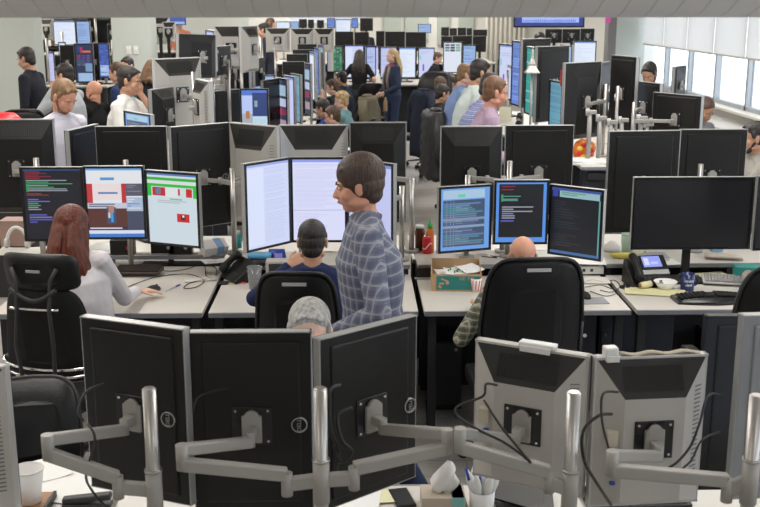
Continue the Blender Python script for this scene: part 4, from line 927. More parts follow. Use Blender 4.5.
cable('thin cable on the back of the turned black monitor', cpx([(228, 388, 3.02), (200, 396, 3.0), (193, 412, 2.98)]), .003)
# --- middle desks
q = atz(139, 275, D); keyboard('dark brown keyboard on the desk in front of the red-haired woman', (q.x, q.y, D+.021), .30, .135, R(-3), mat('brown_black', (.05, .03, .025), .5), mat('brown_black_keys', (.035, .022, .02), .5))
q = atz(153, 291, D); mouse('black mouse under the hand of the red-haired woman', (q.x, q.y, D+.001), R(-40), dark_grey)
a, b = atz(165, 292, D), atz(180, 285.5, D); pen('blue capped pen lying right of the mouse hand', (a.x, a.y, D+.006), (b.x, b.y, D+.006), blue_plastic)
gL = gx[1]+.02
cable('grey cable looping on the desk left of the phone', [(atz(x, y, D)+V((0, 0, .006))) for x, y in ((118, 292), (140, 283), (160, 277), (188, 275), (204, 281), (196, 288), (184, 289), (190, 284), (207, 280))], .0028, dark_grey)
cable('dark cable curling below the green web page screen', [(atz(x, y, D)+V((0, 0, .006))) for x, y in ((150, 262), (175, 265), (196, 262), (205, 268), (206, 276), (212, 280))], .003)
cable('thin dark cable trailing across the left desk to the gap', [(atz(x, y, D)+V((0, 0, .006))) for x, y in ((150, 270), (170, 272), (186, 270), (200, 266), (215, 268), (216, 276))], .0028, dark_grey)
for i, (px, py, w_, d_, rz, lb, mt, zz) in enumerate([(122, 262, .3, .22, .1, 'papers piled behind the dark brown keyboard', paper, D), (105, 247, .2, .2, -.2, 'white papers on the shelf under the news page screen', paper, SH), (25, 252, .34, .24, .1, 'flattened papers on the shelf at the far left', mat('cream_paper', (.62, .6, .54), .8), SH), (215, 262, .16, .1, .4, 'white printed sheet beside the blue and white carton', paper, SH),
        (200, 280, .2, .1, .3, 'cream sheet under the cables at the edge of the left desk', mat('cream_paper', (.62, .6, .54), .8), D), (590, 281, .24, .16, -.1, 'cream sheet beneath the cables right of the bald man', mat('cream_paper', (.62, .6, .54), .8), D), (655, 293, .36, .16, -.25, 'pale yellow sheet under the white bowl', mat('pale_yellow', (.68, .64, .36), .8), D), (706, 277, .3, .16, .2, 'pale yellow folder behind the grey keypad', mat('pale_yellow', (.68, .64, .36), .8), D),
        (540, 256, .4, .2, .1, 'crumpled white papers on the shelf behind the bald head', paper, SH), (586, 262, .25, .2, -.15, 'white paper lying on the shelf right of the bald head', paper, SH), (655, 264, .3, .15, .1, 'white paper on the shelf behind the desk phone', paper, SH)]):
    q = atz(px, py, zz); sheet(lb, (q.x, q.y, zz+.001+.0007*i), w_, d_, rz, mt, .003, lines=6 if i in (3, 0) else 0, curl=.012 if i in (0, 2, 8) else .002)
# carton blue white
q = atz(214, 254, SH); t = thing('carton', 'small white and blue carton lying tilted on the left shelf', 'carton', (q.x, q.y, SH+.045), R(30)); m = MB(); m.box((0, 0, 0), (.17, .10, .07), paper, .004, rx=R(25)); m.box((.03, -.002, .004), (.05, .102, .072), paper_blue, .003, rx=R(25)); m.build('box', t)
q = atz(239, 248, SH); t = thing('tube', 'upright teal plastic tube on the shelf left of the white text screen', 'tube', (q.x, q.y, SH)); m = MB(); m.lathe((0, 0, 0), [(.016, 0), (.02, .004), (.02, .09), (.012, .10), (.004, .102)], mat('teal_tube', (.02, .35, .35), .4), 16); m.build('body', t); m = MB(); m.cyl((0, 0, .1), (0, 0, .125), .012, .012, white_plastic, 14); m.build('cap', t)
q = atz(240, 280, D); phone('black desk phone turned sideways beside the clear plastic cup', (q.x, q.y+.02, D), R(-60), False, .85)
q = atz(255, 289, D); cup('clear plastic cup beside the sideways desk phone', (q.x, q.y, D), .036, .046, .14, clear, 'plastic_cup')
q = atz(232, 284, D); t = thing('scissors', 'black handled scissors with red and yellow tips on the desk', 'scissors', (q.x, q.y, D+.006), R(-8))
for s in (-1, 1):
    m = MB(); m.tube([(-.055+.032*math.cos(a*PI/8), s*.018+.015*math.sin(a*PI/8), 0) for a in range(17)], .0045, black_plastic, 6); m.build('handle', t)
    m = MB(); m.bar((-.02, s*.006, 0), (.09, -s*.003, 0), .010, .003, yellow if s < 0 else chrome, 0, .003, .002); m.build('blade', t)
m = MB(); m.cyl((.06, .008, 0), (.085, .008, 0), .007, .007, red, 10); m.build('marker_tip', t)
q = atz(262, 262, SH); t = thing('tissue_pack', 'light blue soft pack lying on a round dark lid left of the navy-shirted man', 'pack', (q.x, q.y-.05, SH)); m = MB(); m.box((-.01, 0, .055), (.15, .08, .03), mat('sky_blue', (.12, .4, .7), .5), .012); m.build('pack', t); m = MB(); m.lathe((-.02, -.02, 0), [(.06, 0), (.065, .005), (.06, .036), (.02, .04)], dark_grey, 24); m.build('round_case', t)
q = atz(277, 262, SH); t = thing('snack_bag', 'dark blue shiny bag below the white text screen', 'bag', (q.x, q.y, SH)); m = MB(); m.rings([[V((.055*math.cos(a*PI/6)*f, .03*math.sin(a*PI/6)*g_+.01, z)) for a in range(12)] for z, f, g_ in ((0, .9, .9), (.03, 1.1, 1.1), (.06, 1, .8), (.085, .95, .2))], blue_plastic); m.build('bag', t); m = MB(); m.box((.012, -.026, .05), (.05, .004, .03), mat('lilac_print', (.35, .3, .8), .4), 0, rx=R(-12)); m.build('printed_patch', t)
q = atz(270, 281, D); t = thing('speaker', 'small beige desk speaker with a dark grille behind the man in navy', 'speaker', (q.x+.05, q.y+.04, D)); m = MB(); m.box((0, 0, .065), (.15, .1, .13), beige, .008); m.build('case', t); m = MB(); m.box((-.01, -.052, .065), (.09, .006, .10), dark_grey, .004); m.build('grille', t)
# bottles by the aisle
q = atz(420, 251, SH)
t = thing('jar', 'brown glass jar with white lid beside the sauce bottles', 'jar', (q.x, q.y+.03, SH)); m = MB(); m.lathe((0, 0, 0), [(.03, 0), (.034, .004), (.034, .13), (.026, .15), (.026, .155)], mat('brown_glass', (.10, .035, .015), .15), 20); m.build('body', t); m = MB(); m.cyl((0, 0, .155), (0, 0, .175), .03, .03, white_plastic, 20); m.build('lid', t)
q = atz(427, 253, SH); t = thing('soda_can', 'red soft drink can with a white swirl in front of the sauce bottle', 'can', (q.x, q.y-.01, SH)); m = MB(); m.lathe((0, 0, 0), [(.025, 0), (.033, .01), (.033, .108), (.027, .12)], red, 24); m.build('body', t); m = MB(); m.cyl((0, 0, .119), (0, 0, .122), .027, .027, chrome, 20); m.build('top', t)
m = MB(); m.tube([(.0335*math.sin(a), -.0335*math.cos(a), .055+.02*math.sin(a*2.2)) for a in [(-1.1+i*.2) for i in range(12)]], .004, paper, 6); m.build('swirl', t)
q = atz(428, 250, SH); t = thing('sauce_bottle', 'orange chilli sauce bottle with a green tip', 'bottle', (q.x+.008, min(q.y+.05, 6.98), SH)); m = MB(); m.lathe((0, 0, 0), [(.026, 0), (.029, .004), (.029, .13), (.014, .165), (.013, .17)], orange, 20); m.build('body', t); m = MB(); m.lathe((0, 0, .168), [(.018, 0), (.018, .02), (.006, .035), (.003, .065)], green, 16); m.build('cap', t)
q = atz(388, 249, SH); mouse('black mouse on the shelf beside the walking man', (q.x, q.y, SH), R(70))
# cardboard fruit box
q = atz(457, 291, D); t = thing('cardboard_box', 'open cardboard box with green printed side full of papers', 'box', (q.x, q.y+.10, D), R(-3)); W_, Dp, Hh = .30, .22, .13
m = MB(); m.box((0, 0, .003), (W_, Dp, .006), cardboard); m.box((0, -Dp/2, Hh*.42), (W_, .005, Hh*.84), cardboard); m.box((0, Dp/2, Hh*.6), (W_, .005, Hh*1.2), cardboard)
for s in (-1, 1): m.hexa([(s*W_/2-.0025, -Dp/2, 0), (s*W_/2+.0025, -Dp/2, 0), (s*W_/2+.0025, Dp/2, 0), (s*W_/2-.0025, Dp/2, 0), (s*W_/2-.0025, -Dp/2, Hh*.84), (s*W_/2+.0025, -Dp/2, Hh*.84), (s*W_/2+.0025, Dp/2, Hh*1.2), (s*W_/2-.0025, Dp/2, Hh*1.2)], cardboard)
m.build('carton', t)
m = MB(); m.box((.01, -Dp/2-.004, Hh*.42), (W_*.88, .002, Hh*.66), teal)
for i, (x, z, w_, h_) in enumerate([(-.09, .05, .03, .012), (-.07, .072, .05, .008), (-.10, .03, .02, .015), (-.055, .055, .02, .02)]): m.box((x, -Dp/2-.0055, z), (w_, .001, h_), cardboard, rx=0, ry=R(20*i))
text_into(m, 'GE', .03, cardboard, Matrix.Translation((.035, -Dp/2-.0055, .082)) @ Matrix.Rotation(PI/2, 4, 'X')); text_into(m, 'NE', .03, cardboard, Matrix.Translation((.09, -Dp/2-.0055, .082)) @ Matrix.Rotation(PI/2, 4, 'X')); m.build('printed_side', t, 'green printed panel')
for i, (x, y, rz, rx, lb) in enumerate([(-.05, .0, .3, 12, 'white paper sticking up at the left in the cardboard box'), (.04, .02, -.5, -8, 'white paper folded in the middle of the cardboard box'), (.0, -.05, .1, 5, 'white paper with green dots at the front of the cardboard box'), (.08, -.03, .6, 10, 'white paper at the right inside the cardboard box')]):
    o = sheet(lb, t.location+V((x, y, .085+.012*i)), .15, .12, rz, paper, .002, curl=.01, group='papers in the cardboard box'); o.rotation_euler[0] = R(rx)
    if i == 2:
        m = MB()
        for k_ in range(7): m.cyl((-.05+.017*k_, .03*math.sin(k_*2), .003), (-.05+.017*k_, .03*math.sin(k_*2), .016), .005, .005, mat('leaf_green', (.05, .25, .08), .6), 8)
        m.build('green_dots', o)
q = atz(476, 291, D); t = thing('paper_cup', 'red and white patterned cup at the right corner of the cardboard box', 'cup', (q.x, q.y-.01, D)); m = MB(); m.lathe((0, 0, 0), [(.026, 0), (.036, .085), (.034, .085), (.024, .005)], paper, 20); m.build('shell', t); m = MB()
for i in range(10): a = i*2*PI/10; m.bar((.0275*math.cos(a), .0275*math.sin(a), .01), (.0355*math.cos(a+.2), .0355*math.sin(a+.2), .075), .006, .003, mat('pinkish_red', (.7, .12, .12), .6))
m.build('stripes', t)
q = atz(424, 279, D); t = thing('power_box', 'small black power socket box by the gap between desks', 'socket box', (q.x-.0, q.y-.02+.06, D)); m = MB(); m.box((0, 0, .035), (.09, .06, .07), black_plastic, .006); m.build('case', t); m = MB(); m.box((.0, -.04, .004), (.12, .03, .008), beige, .002); m.build('clamp', t)
# right desk
q = atz(648, 287, D); phone('black desk phone with a lit blue screen on the right desk', (q.x+.01, q.y+.08, D), R(8), True, 1.0)
q = atz(666, 290, D); cup('white paper bowl in front of the lit desk phone', (q.x, q.y+.02, D), .038, .07, .05, paper, 'bowl')
q = atz(687, 290, D); t = thing('mug', 'dark blue mug with pale lettering on the right desk', 'mug', (q.x, q.y, D)); m = MB(); m.lathe((0, 0, 0), [(.037, 0), (.041, .004), (.041, .105), (.037, .105), (.036, .01), (.01, .008)], navy_ceramic, 28); m.build('body', t)
m = MB()
for z, n_ in ((.062, 9), (.038, 6)):
    for i in range(n_): a = -.7+i*.16+(.2 if n_ == 6 else 0); m.box((.0415*math.sin(a), -.0415*math.cos(a), z+.003*(i % 2)), (.005, .002, .008+.004*(i % 3)), mat('pale_lettering', (.5, .55, .65), .5), rz=a)
m.build('printed_band', t); m = MB(); m.tube([(.04+.028*math.sin(a*PI/8), .01, .055+.03*math.cos(a*PI/8)) for a in range(9)], .005, navy_ceramic, 8); m.build('handle', t)
q = atz(711, 301, D)
t = thing('keyboard', 'curved black ergonomic keyboard at the front of the right desk', 'keyboard', (q.x, q.y, D), R(2)); m = MB(); n = 16; W_ = .44
rs = []
for i in range(n+1):
    u = -1+2*i/n; x = u*W_/2; f = .085-.02*u*u; bk_ = .075; hz_ = .022+.018*(1-u*u); rs.append([V((x, -f-.02*(1-abs(u)), 0)), V((x, -f+.01-.02*(1-abs(u)), hz_*.6)), V((x, -.03, hz_)), V((x, bk_, hz_*.9)), V((x, bk_+.01, 0))])
m.rings(rs, black_gloss); m.build('case', t); m = MB()
for j in range(4):
    for i in range(16):
        u = -.9+1.8*(i+.5)/16; x = u*W_/2
        if abs(u) < .07: continue
        m.box((x, -.03+.026*j, .030+.018*(1-u*u)-.003), (.021, .021, .008), black_plastic, .002, seg=1)
m.build('keys', t)
q = atz(724, 284, D); keyboard('grey keyboard lying askew behind the ergonomic keyboard', (q.x, q.y+.01, D+.012), .26, .15, R(-14), mat('grey_kb', (.42, .4, .38), .5), mat('grey_keys', (.3, .29, .28), .5), rows=6, cols=12)
q = atz(749, 283, D); t = thing('tissue_box', 'teal box with a beige oval on the right desk', 'box', (q.x, q.y+.05, D), R(-10)); m = MB(); m.box((0, 0, .05), (.16, .10, .10), mat('teal_box', (.02, .25, .22), .6), .003); m.build('carton', t); m = MB(); m.lathe((0, 0, 0), [(.04, 0), (.04, .002)], mat('oval_tan', (.6, .5, .4), .7), 24); m.bm.transform(Matrix.Translation((.0, -.0505, .045)) @ Matrix.Rotation(PI/2, 4, 'X')); m.build('oval_window', t)
q = atz(647, 289, D); t = thing('paper_roll', 'rolled cream wrapper lying on the yellow sheet', 'wrapper', (q.x-.01, q.y-.01, D+.03), R(25)); m = MB(); m.tube([(-.045, 0, 0), (-.03, 0, .002), (.0, 0, 0), (.035, 0, .003)], [.016, .019, .021, .02], mat('cream_roll', (.75, .68, .42), .7), 14); m.build('roll', t); m = MB(); m.cyl((-.05, 0, 0), (-.044, 0, 0), .012, .012, mat('brown_inside', (.3, .15, .05), .8), 12); m.build('filling', t)
q = atz(625, 288, D); t = thing('tape_dispenser', 'small black round pad at the left of the lit desk phone', 'tape', (q.x, q.y, D)); m = MB(); m.lathe((0, 0, 0), [(.032, 0), (.034, .006), (.03, .014), (.012, .018), (.010, .03), (.004, .034)], black_plastic, 20); m.build('body', t)
q = atz(594, 301, D); t = thing('mouse_pad', 'grey mouse pad at the right of the bald man', 'mouse pad', (q.x, q.y, D), R(3)); m = MB(); m.box((0, 0, .002), (.15, .14, .004), mat('pad_grey', (.3, .3, .31), .8), .001); m.build('mat', t)
q = atz(585, 298, D); mouse('black mouse on the grey mouse pad beside the bald man', (q.x, q.y, D+.004), R(10))
cable('thin black cable snaking from the gap across the right desk', [(atz(x, y, D)+V((0, 0, .006))) for x, y in ((582, 284), (592, 281), (604, 283), (614, 281), (620, 287), (612, 293), (600, 291))], .0028)
cable('thin cable looping across the desk right of the bald man', [(atz(x, y, D)+V((0, 0, .006))) for x, y in ((585, 288), (600, 286), (610, 289), (618, 293), (606, 297), (590, 292))], .0025, dark_grey)
q = atz(621, 256, SH); cup('pale green cup on the shelf left of the landscape monitor', (q.x+.04, q.y, SH), .036, .044, .15, mat('pale_green_cup', (.38, .52, .40), .5), 'paper_cup'); t = thing('banana', 'yellow banana lying on the shelf below the landscape monitor', 'banana', (q.x+.01, q.y-.07, SH+.022)); m = MB(); m.tube([(-.10, .02, .005), (-.07, .0, 0), (0, -.015, 0), (.08, 0, 0), (.13, .03, .008)], [.008, .019, .022, .018, .007], mat('banana_skin', (.72, .62, .14), .5), 12); m.build('peel', t); m = MB(); m.cyl((.125, .028, .008), (.145, .04, .014), .007, .004, mat('banana_stem', (.2, .14, .04), .6), 8); m.build('stem', t)
q = atz(612, 252, SH); t = thing('cloth', 'crumpled white napkin behind the banana', 'napkin', (q.x, q.y+.02, SH)); m = MB(); rg = random.Random(3); m.rings([[V(((.05+.015*rg.random())*f*math.cos(a*PI/6), (.04+.01*rg.random())*f*math.sin(a*PI/6), z+.008*rg.random())) for a in range(12)] for z, f in ((0, 1), (.025, 1.05), (.05, .7), (.07, .25))], tissue); m.build('napkin', t)
q = atz(590, 276, D); t = thing('outlet_strip', 'white socket strip under the shelf right of the bald man', 'socket strip', (q.x-.02, q.y+.03, D)); m = MB(); m.box((0, 0, .035), (.22, .05, .05), white_plastic, .005); m.build('case', t); m = MB()
for i in range(3): m.box((-.07+.05*i, -.026, .037), (.018, .002, .018), dark_grey)
m.build('sockets', t)
q = atz(600, 258, SH); t = thing('book', 'flat grey hardback lying on the shelf under the desk phone edge', 'book', (atz(652, 262, SH).x, q.y-.06, SH+.004)); m = MB(); m.box((0, 0, .014), (.22, .15, .024), paper, .001); m.build('pages', t); m = MB(); m.box((0, 0, .028), (.225, .155, .003), mat('cover_grey', (.35, .36, .37), .5)); m.box((0, 0, .001), (.225, .155, .003), mat('cover_grey', (.35, .36, .37), .5)); m.build('cover', t)
q = atz(728, 259, SH); t = thing('paper_bag', 'flat tan packet on the shelf right of the black monitor stand', 'packet', (q.x-.03, q.y, SH), R(-15)); m = MB(); m.rings([[V((x, .05*math.cos(a*PI/6), .02+.018*math.sin(a*PI/6)*(1-abs(x)*4))) for a in range(12)] for x in (-.12, -.08, 0, .08, .12)], mat('tan_packet', (.55, .47, .38), .6)); m.build('packet', t)
q = atz(720, 254, SH); t = thing('box', 'small light blue box on the shelf below the landscape monitor', 'box', (q.x, q.y+.08, SH)); m = MB(); m.box((0, 0, .05), (.07, .06, .10), mat('sky_box', (.2, .4, .6), .6), .003); m.build('carton', t)
# far left shelf clutter
q = atz(10, 248, SH); t = thing('box', 'pinkish cardboard box on the shelf at the left edge', 'box', (q.x+.02, q.y+.13, SH)); m = MB(); m.box((0, 0, .09), (.20, .16, .18), mat('pink_card', (.45, .3, .25), .8), .003); m.build('carton', t)
t = thing('headphones', 'white headphones lying in a loop at the far left', 'headphones', (q.x+.06, q.y-.02, SH+.02)); m = MB(); m.tube([(-.07*math.cos(a*PI/10), 0, .02+.11*math.sin(a*PI/10)) for a in range(11)], .012, white_plastic, 8); m.build('headband', t)
for s in (-1, 1): m = MB(); m.cyl((s*.07-.012, 0, .02), (s*.07+.012, 0, .02), .035, .035, mat('off_white', (.6, .58, .55), .6), 18); m.build('ear_pad', t)
for i, (px, lb) in enumerate(((125, 'black speaker cube below the news page screen'), (165, 'black cable box below the green web page screen'), (182, 'squat black box at the right below the green web page screen'))):
    q = atz(px, 252, SH); t = thing('device_box', lb, 'device', (q.x, 6.98, SH)); m = MB(); m.box((0, 0, .05), (.16, .08, .10), black_plastic, .006); m.build('case', t)
    m = MB(); m.cyl((.04, -.046, .05), (.04, -.05, .05), .012, .012, red if i == 0 else silver, 12); m.build('knob', t)
rg = random.Random(8)
for i, (px, py) in enumerate(((110, 258), (138, 262), (170, 258), (455, 256), (480, 258), (525, 255), (560, 258), (580, 262), (325, 250), (340, 252))):
    a = atz(px, py, SH)+V((0, 0, .006)); pts = [a+V((rg.uniform(-.08, .08)+.05*j, rg.uniform(-.05, .05), 0)) for j in range(5)]
    for v in pts: v.y = max(6.66 if px > 215 else 6.94, min(6.98 if px > 215 else 7.0, v.y))
    cable('loose %s cable on the shelf under %s' % (('dark', 'white')[i % 2], ['the left edge of the news page', 'the middle of the news page', 'the green web page', 'the blue table screen, left part', 'the blue table screen, right part', 'the coloured code screen', 'the terminal screen, left part', 'the terminal screen, right part', 'the white text screen', 'the lavender screen'][i]), pts, .003, rubber if i % 2 == 0 else mat('white_cable', (.6, .6, .58), .5))
# right side: papers on the standing desk end etc later
# ---------------- chairs near ----------------
def mesh_headrest_chair(label, loc, rz):
    t = thing('office_chair', label, 'chair', loc, rz); star_base(t)
    m = MB(); m.box((0, .05, .46), (.50, .46, .08), leather, .035, seg=3); m.build('seat', t)
    m = MB(); m.box((0, .02, .40), (.22, .22, .05), dark_grey, .01); m.build('seat_mechanism', t)
    def pad(zc, hh_, ww, y, th, curve, mt, nm, wtop=1.0):
        m = MB(); n = 32; rs = []
        for s_, k_ in ((.6, -th), (.93, -th*.8), (1, 0), (.93, th*.7), (.6, th)):
            r_ = []
            for i in range(n):
                a = i*2*PI/n; u = math.copysign(abs(math.cos(a))**.4, math.cos(a))*ww/2*s_; v = math.copysign(abs(math.sin(a))**.4, math.sin(a))*hh_/2*s_
                u *= 1+(wtop-1)*(v/hh_+.5); r_.append(V((u, y+k_+curve*(u/ww*2)**2-.04*(v/hh_), zc+v)))
            rs.append(r_)
        m.rings(rs, mt); return m.build(nm, t)
    hr_ = pad(1.17, .20, .40, -.24, .035, .05, leather, 'headrest'); m = MB(); m.box((.0, -.285, 1.185), (.075, .006, .014), silver, .002); m.build('label_plate', hr_, 'small silver plate')
    pad(.84, .50, .54, -.21, .025, .06, meshfab, 'backrest', .74)
    for s in (-1, 1):
        m = MB(); m.tube([(s*.05, -.22, .46), (s*.085, -.30, .60), (s*.10, -.32, .82), (s*.085, -.31, 1.0), (s*.09, -.29, 1.14), (s*.12, -.275, 1.20)], .011, dark_grey, 8); m.build('back_frame', t)
    m = MB(); m.tube([(-.12+.24*i/10, -.30+.0*i, 1.10-.06*math.sin(i/10*PI)) for i in range(11)], .012, dark_grey, 8); m.build('headrest_bracket', t)
    for z in (.70, .66, .63):
        m = MB(); m.tube([(.25*math.sin(a), -.22-.07*math.cos(a)+.03, z-.03*math.cos(a)) for a in [R(-95+i*19) for i in range(11)]], .008, chrome if z != .63 else dark_grey, 8); m.build('lumbar_bar', t)
    m = MB(); m.tube([(-.13+.26*i/8, -.30-.01*math.sin(i/8*PI), 1.0) for i in range(9)], .007, chrome, 8); m.build('cross_bar', t)
    for s in (-1, 1):
        m = MB(); m.tube([(s*.18, 0, .42), (s*.27, 0, .45), (s*.28, .0, .64)], .014, dark_grey, 8); m.box((s*.28, .03, .655), (.08, .25, .03), black_plastic, .012); m.build('armrest', t)
    return t
q = at(47, 300, 5.12); mesh_headrest_chair('black mesh chair with headrest behind the red-haired woman', (q.x+.03, 5.30, 0), R(-12))
p = at(300, 300, 5.12); office_chair('black leather chair of the man in navy', (p.x, 5.38, 0), R(-3), top=1.175, w=.43, arms=False)
p = at(531, 300, 5.1); office_chair('wide black leather chair of the bald man', (p.x, 5.36, 0), R(2), top=1.245, w=.53, arms=False)
p = at(768, 300, 5.1); office_chair('black chair at the right edge of the picture', (p.x+.02, 5.30, 0), R(5), top=1.22, w=.5)
p = at(34, 430, 4.1); office_chair('empty black chair behind the paper cup, facing the camera', (p.x, 3.95, 0), R(188), top=.90, w=.40, tag_=False)
p = at(309, 420, 4.2); office_chair('black chair of the grey-haired man', (p.x, 4.10, 0), R(180), top=.98, w=.46, tag_=False)
# cabinets under the right desks, small things on the floor
for i, (x0, x1, lb) in enumerate(((592, 612, 'narrow dark cabinet under the right desk'), (613, 694, 'wide dark navy cabinet under the right desk'))):
    a = atz(x0, 318, .7).x; b_ = atz(x1, 318, .7).x; t = thing('cabinet', lb, 'cabinet', ((a+b_)/2, 6.1, 0), 0, 'cabinets under the right desk'); W_ = b_-a; cm = mat('cabinet_navy', (.022, .028, .042), .5)
    m = MB(); m.box((0, .15, .33), (W_-.01, .28, .66), cm, .004); m.build('body', t)
    for k_ in range(2 if i else 1):
        n_ = 2 if i else 1; m = MB(); ww = (W_-.02)/n_; m.box((-W_/2+.01+ww*(k_+.5), 0, .34), (ww-.008, .02, .62), cm, .003); dr = m.build('door', t); m = MB(); m.cyl((-W_/2+.03+ww*(k_), -.01, .5), (-W_/2+.03+ww*(k_), -.03, .5), .012, .012, chrome, 10); m.build('knob', dr)
for i, (px, lb) in enumerate(((447, 'black computer tower under the desk left of the bald man'), (235, 'black computer tower under the desk left of the man in navy'), (725, 'black computer tower under the far right desk'))):
    a = atz(px, 330, .5); t = thing('computer_tower', lb, 'computer', (a.x, 6.12, 0), 0, 'computer towers under the desks'); m = MB(); m.box((0, .18, .23), (.18, .34, .44), black_plastic, .006); m.build('case', t); m = MB(); m.box((0, .006, .24), (.17, .012, .40), dark_grey, .004); m.build('front_panel', t); m = MB(); m.cyl((.05, 0, .4), (.05, -.004, .4), .01, .01, silver, 12); m.build('power_button', t)
a = atz(420, 410, 0); t = thing('power_adapter', 'small black power adapter on the floor under the desk', 'adapter', (a.x+.1, 6.2, 0)); m = MB(); m.box((0, 0, .02), (.12, .06, .035), black_plastic, .005); m.build('case', t); m = MB(); m.tube([(.06, 0, .02), (.1, .01, .006), (.16, -.02, .006), (.2, .03, .006)], .004, mat('white_cable', (.6, .6, .58), .5), 6); m.build('cord', t)
# ---------------- people, placed by the top of the head ----------------
def ppx(label, px, py, Y, face, sit=None, **kw):
    lean = kw.get('lean', 5); tilt = kw.get('tilt', 0); hp = kw.get('hp', 10)
    tp = at(px, py, Y); d = V((0, math.sin(R(lean)), math.cos(R(lean)))); Ry = Matrix.Rotation(R(tilt), 3, 'Y'); d = Ry @ d
    nd = (d*.55+V((0, math.sin(R(lean*.6+6)), 1))).normalized()
    rel = d*.52+nd*.168+V((0, .018, .13))
    if sit is None: k = tp.z/(.93+rel.z); H = 1.78*k; s_ = None
    else:
        H = kw.get('H', 1.75); k = H/1.78; s_ = tp.z-(rel.z+.09)*k
    if 'H' in kw: kw = dict(kw); kw.pop('H')
    off = Matrix.Rotation(face, 3, 'Z') @ V((rel.x*k, rel.y*k, 0)); base = V((tp.x-off.x, Y-off.y, 0))
    for wk, lk in (('whl', 'hl'), ('whr', 'hr')):
        if wk in kw: kw = dict(kw); kw[lk] = tuple((Matrix.Rotation(-face, 3, 'Z') @ (kw.pop(wk)-base))/k)
    return person(label, (tp.x-off.x, Y-off.y, 0), face, H=H, sit=s_, **kw)
light = skinmat('skin_light', (.62, .36, .26)); tan = skinmat('skin_tan', (.50, .27, .17)); pale = skinmat('skin_pale', (.68, .43, .33)); ruddy = skinmat('skin_ruddy', (.62, .30, .20))
hb = hairmat('hair_black', (.018, .014, .012)); hbr = hairmat('hair_brown', (.075, .038, .02)); hgr = hairmat('hair_grey', (.36, .35, .33)); hred = hairmat('hair_auburn', (.11, .021, .008)); hlb = hairmat('hair_light_brown', (.20, .11, .05)); hbl = hairmat('hair_blond', (.42, .29, .14))
jeans = cloth('jeans_navy', (.025, .035, .075)); white_shirt = cloth('shirt_white', (.66, .65, .67)); 
def collar_shirt(col):
    return None
# walking man in the aisle
ppx('man in a navy and grey checked shirt walking left along the aisle', 357, 155, 4.62, R(90), vox=.008, lean=4, hp=8, hair='short', hairm=hairmat('hair_walking', (.05, .028, .018)), hairvol=1.14, girth=1.12, skin=ruddy, shirt=plaid('plaid_navy', (.17, .18, .23), (.08, .09, .15), (.31, .31, .35), 1.1, .16), trous=jeans, stride=.28, hl=(-.27, .22, 1.02), hr=(.27, .12, .92), handsdir={-1: ((-.0, .7, -.6), (0, -.5, -1))}, hem=-.12)
# red-haired woman
def cpl(x, y, z, face, base):  # world -> local unit coordinates
    v = Matrix.Rotation(-face, 3, 'Z') @ (V((x, y, z))-V(base)); return v
ppx('red-haired woman in a white top seen from behind with her hand on a mouse', 71, 207, 5.74, R(-8), sit=1, H=1.74, vox=.008, female=True, lean=9, tilt=-15, hp=14, hair='long', hairm=hred, hairvol=1.18, skin=pale, shirt=cloth('top_white', (.64, .61, .64)), trous=jeans, hl=(-.22, .36, .80), whr=atz(137, 291, .80), poler=(.4, -.8, -1), handsdir={1: ((.75, .6, -.1), (0, -.1, -1))}, hcurl=.35)
# man in navy
ppx('dark-haired man in a navy shirt seen from behind between the white text screens', 312, 219, 5.58, R(0), sit=1, H=1.74, vox=.008, lean=9, hp=12, hair='short', hairm=hb, hairvol=.98, skin=tan, shirt=cloth('shirt_navy', (.022, .03, .085)), trous=jeans, whl=at(289, 266, 5.80), hr=(.22, .42, .82), polel=(-1, .1, -.9), handsdir={-1: ((.8, .1, .5), (0, .6, -.5))})
# bald man
ppx('bald man in a green check shirt seen from behind in the wide leather chair', 523, 235, 5.55, R(0), sit=1, H=1.72, vox=.008, lean=2, tilt=0, hp=12, hair='fringe', hairm=hairmat('hair_stubble', (.22, .12, .08)), skin=ruddy, shirt=plaid('plaid_olive', (.30, .28, .20), (.05, .07, .05), (.62, .60, .50), .8, .12), trous=jeans, girth=1.1, hl=(-.22, .26, .80), polel=(-.7, -.5, -1), hr=(.24, .42, .78))
# grey-haired man facing camera
ppx('grey-haired man behind the black foreground monitors, looking down', 309, 300, 4.02, R(180), sit=1, H=1.9, vox=.008, lean=6, hp=10, hair='short', hairm=hgr, hairvol=1.0, skin=pale, shirt=cloth('shirt_blue_grey', (.12, .15, .2)), trous=jeans)
# left group
ppx('brown-haired man in a white checked shirt looking down at the left', 63, 79, 8.45, R(-125), vox=.009, lean=12, hp=32, hair='short', hairm=hlb, hairvol=1.0, skin=ruddy, beard=hlb, shirt=plaid('plaid_white', (.66, .65, .70), (.55, .53, .62), (.45, .42, .52), .5, .08), trous=jeans)
ppx('man in a dark sweater striding past the pale green wall at the left', 25, 47, 13.2, R(80), lean=6, hp=16, hair='short', hairm=hb, skin=tan, shirt=cloth('sweater_charcoal', (.018, .02, .028)), stride=.25, hl=(-.24, .10, .86))
ppx('dark-haired man resting his chin on his hand behind the white-shirted man', 63, 63, 11.6, R(75), lean=6, hp=10, hair='short', hairm=hb, skin=tan, shirt=cloth('shirt_pale_grey', (.4, .42, .45)), hl=(-.03, .22, 1.47), hr=(.10, .24, 1.42), polel=(-.5, .5, -1))
ppx('bald bearded man in a black sweater with folded arms', 93, 80, 12.6, R(70), sit=1, H=1.85, lean=-8, hp=8, hair='none', hairm=hb, skin=ruddy, beard=hbr, shirt=cloth('sweater_black', (.012, .012, .013)), hl=(.05, .28, 1.12), hr=(.06, .30, 1.05), girth=1.15)
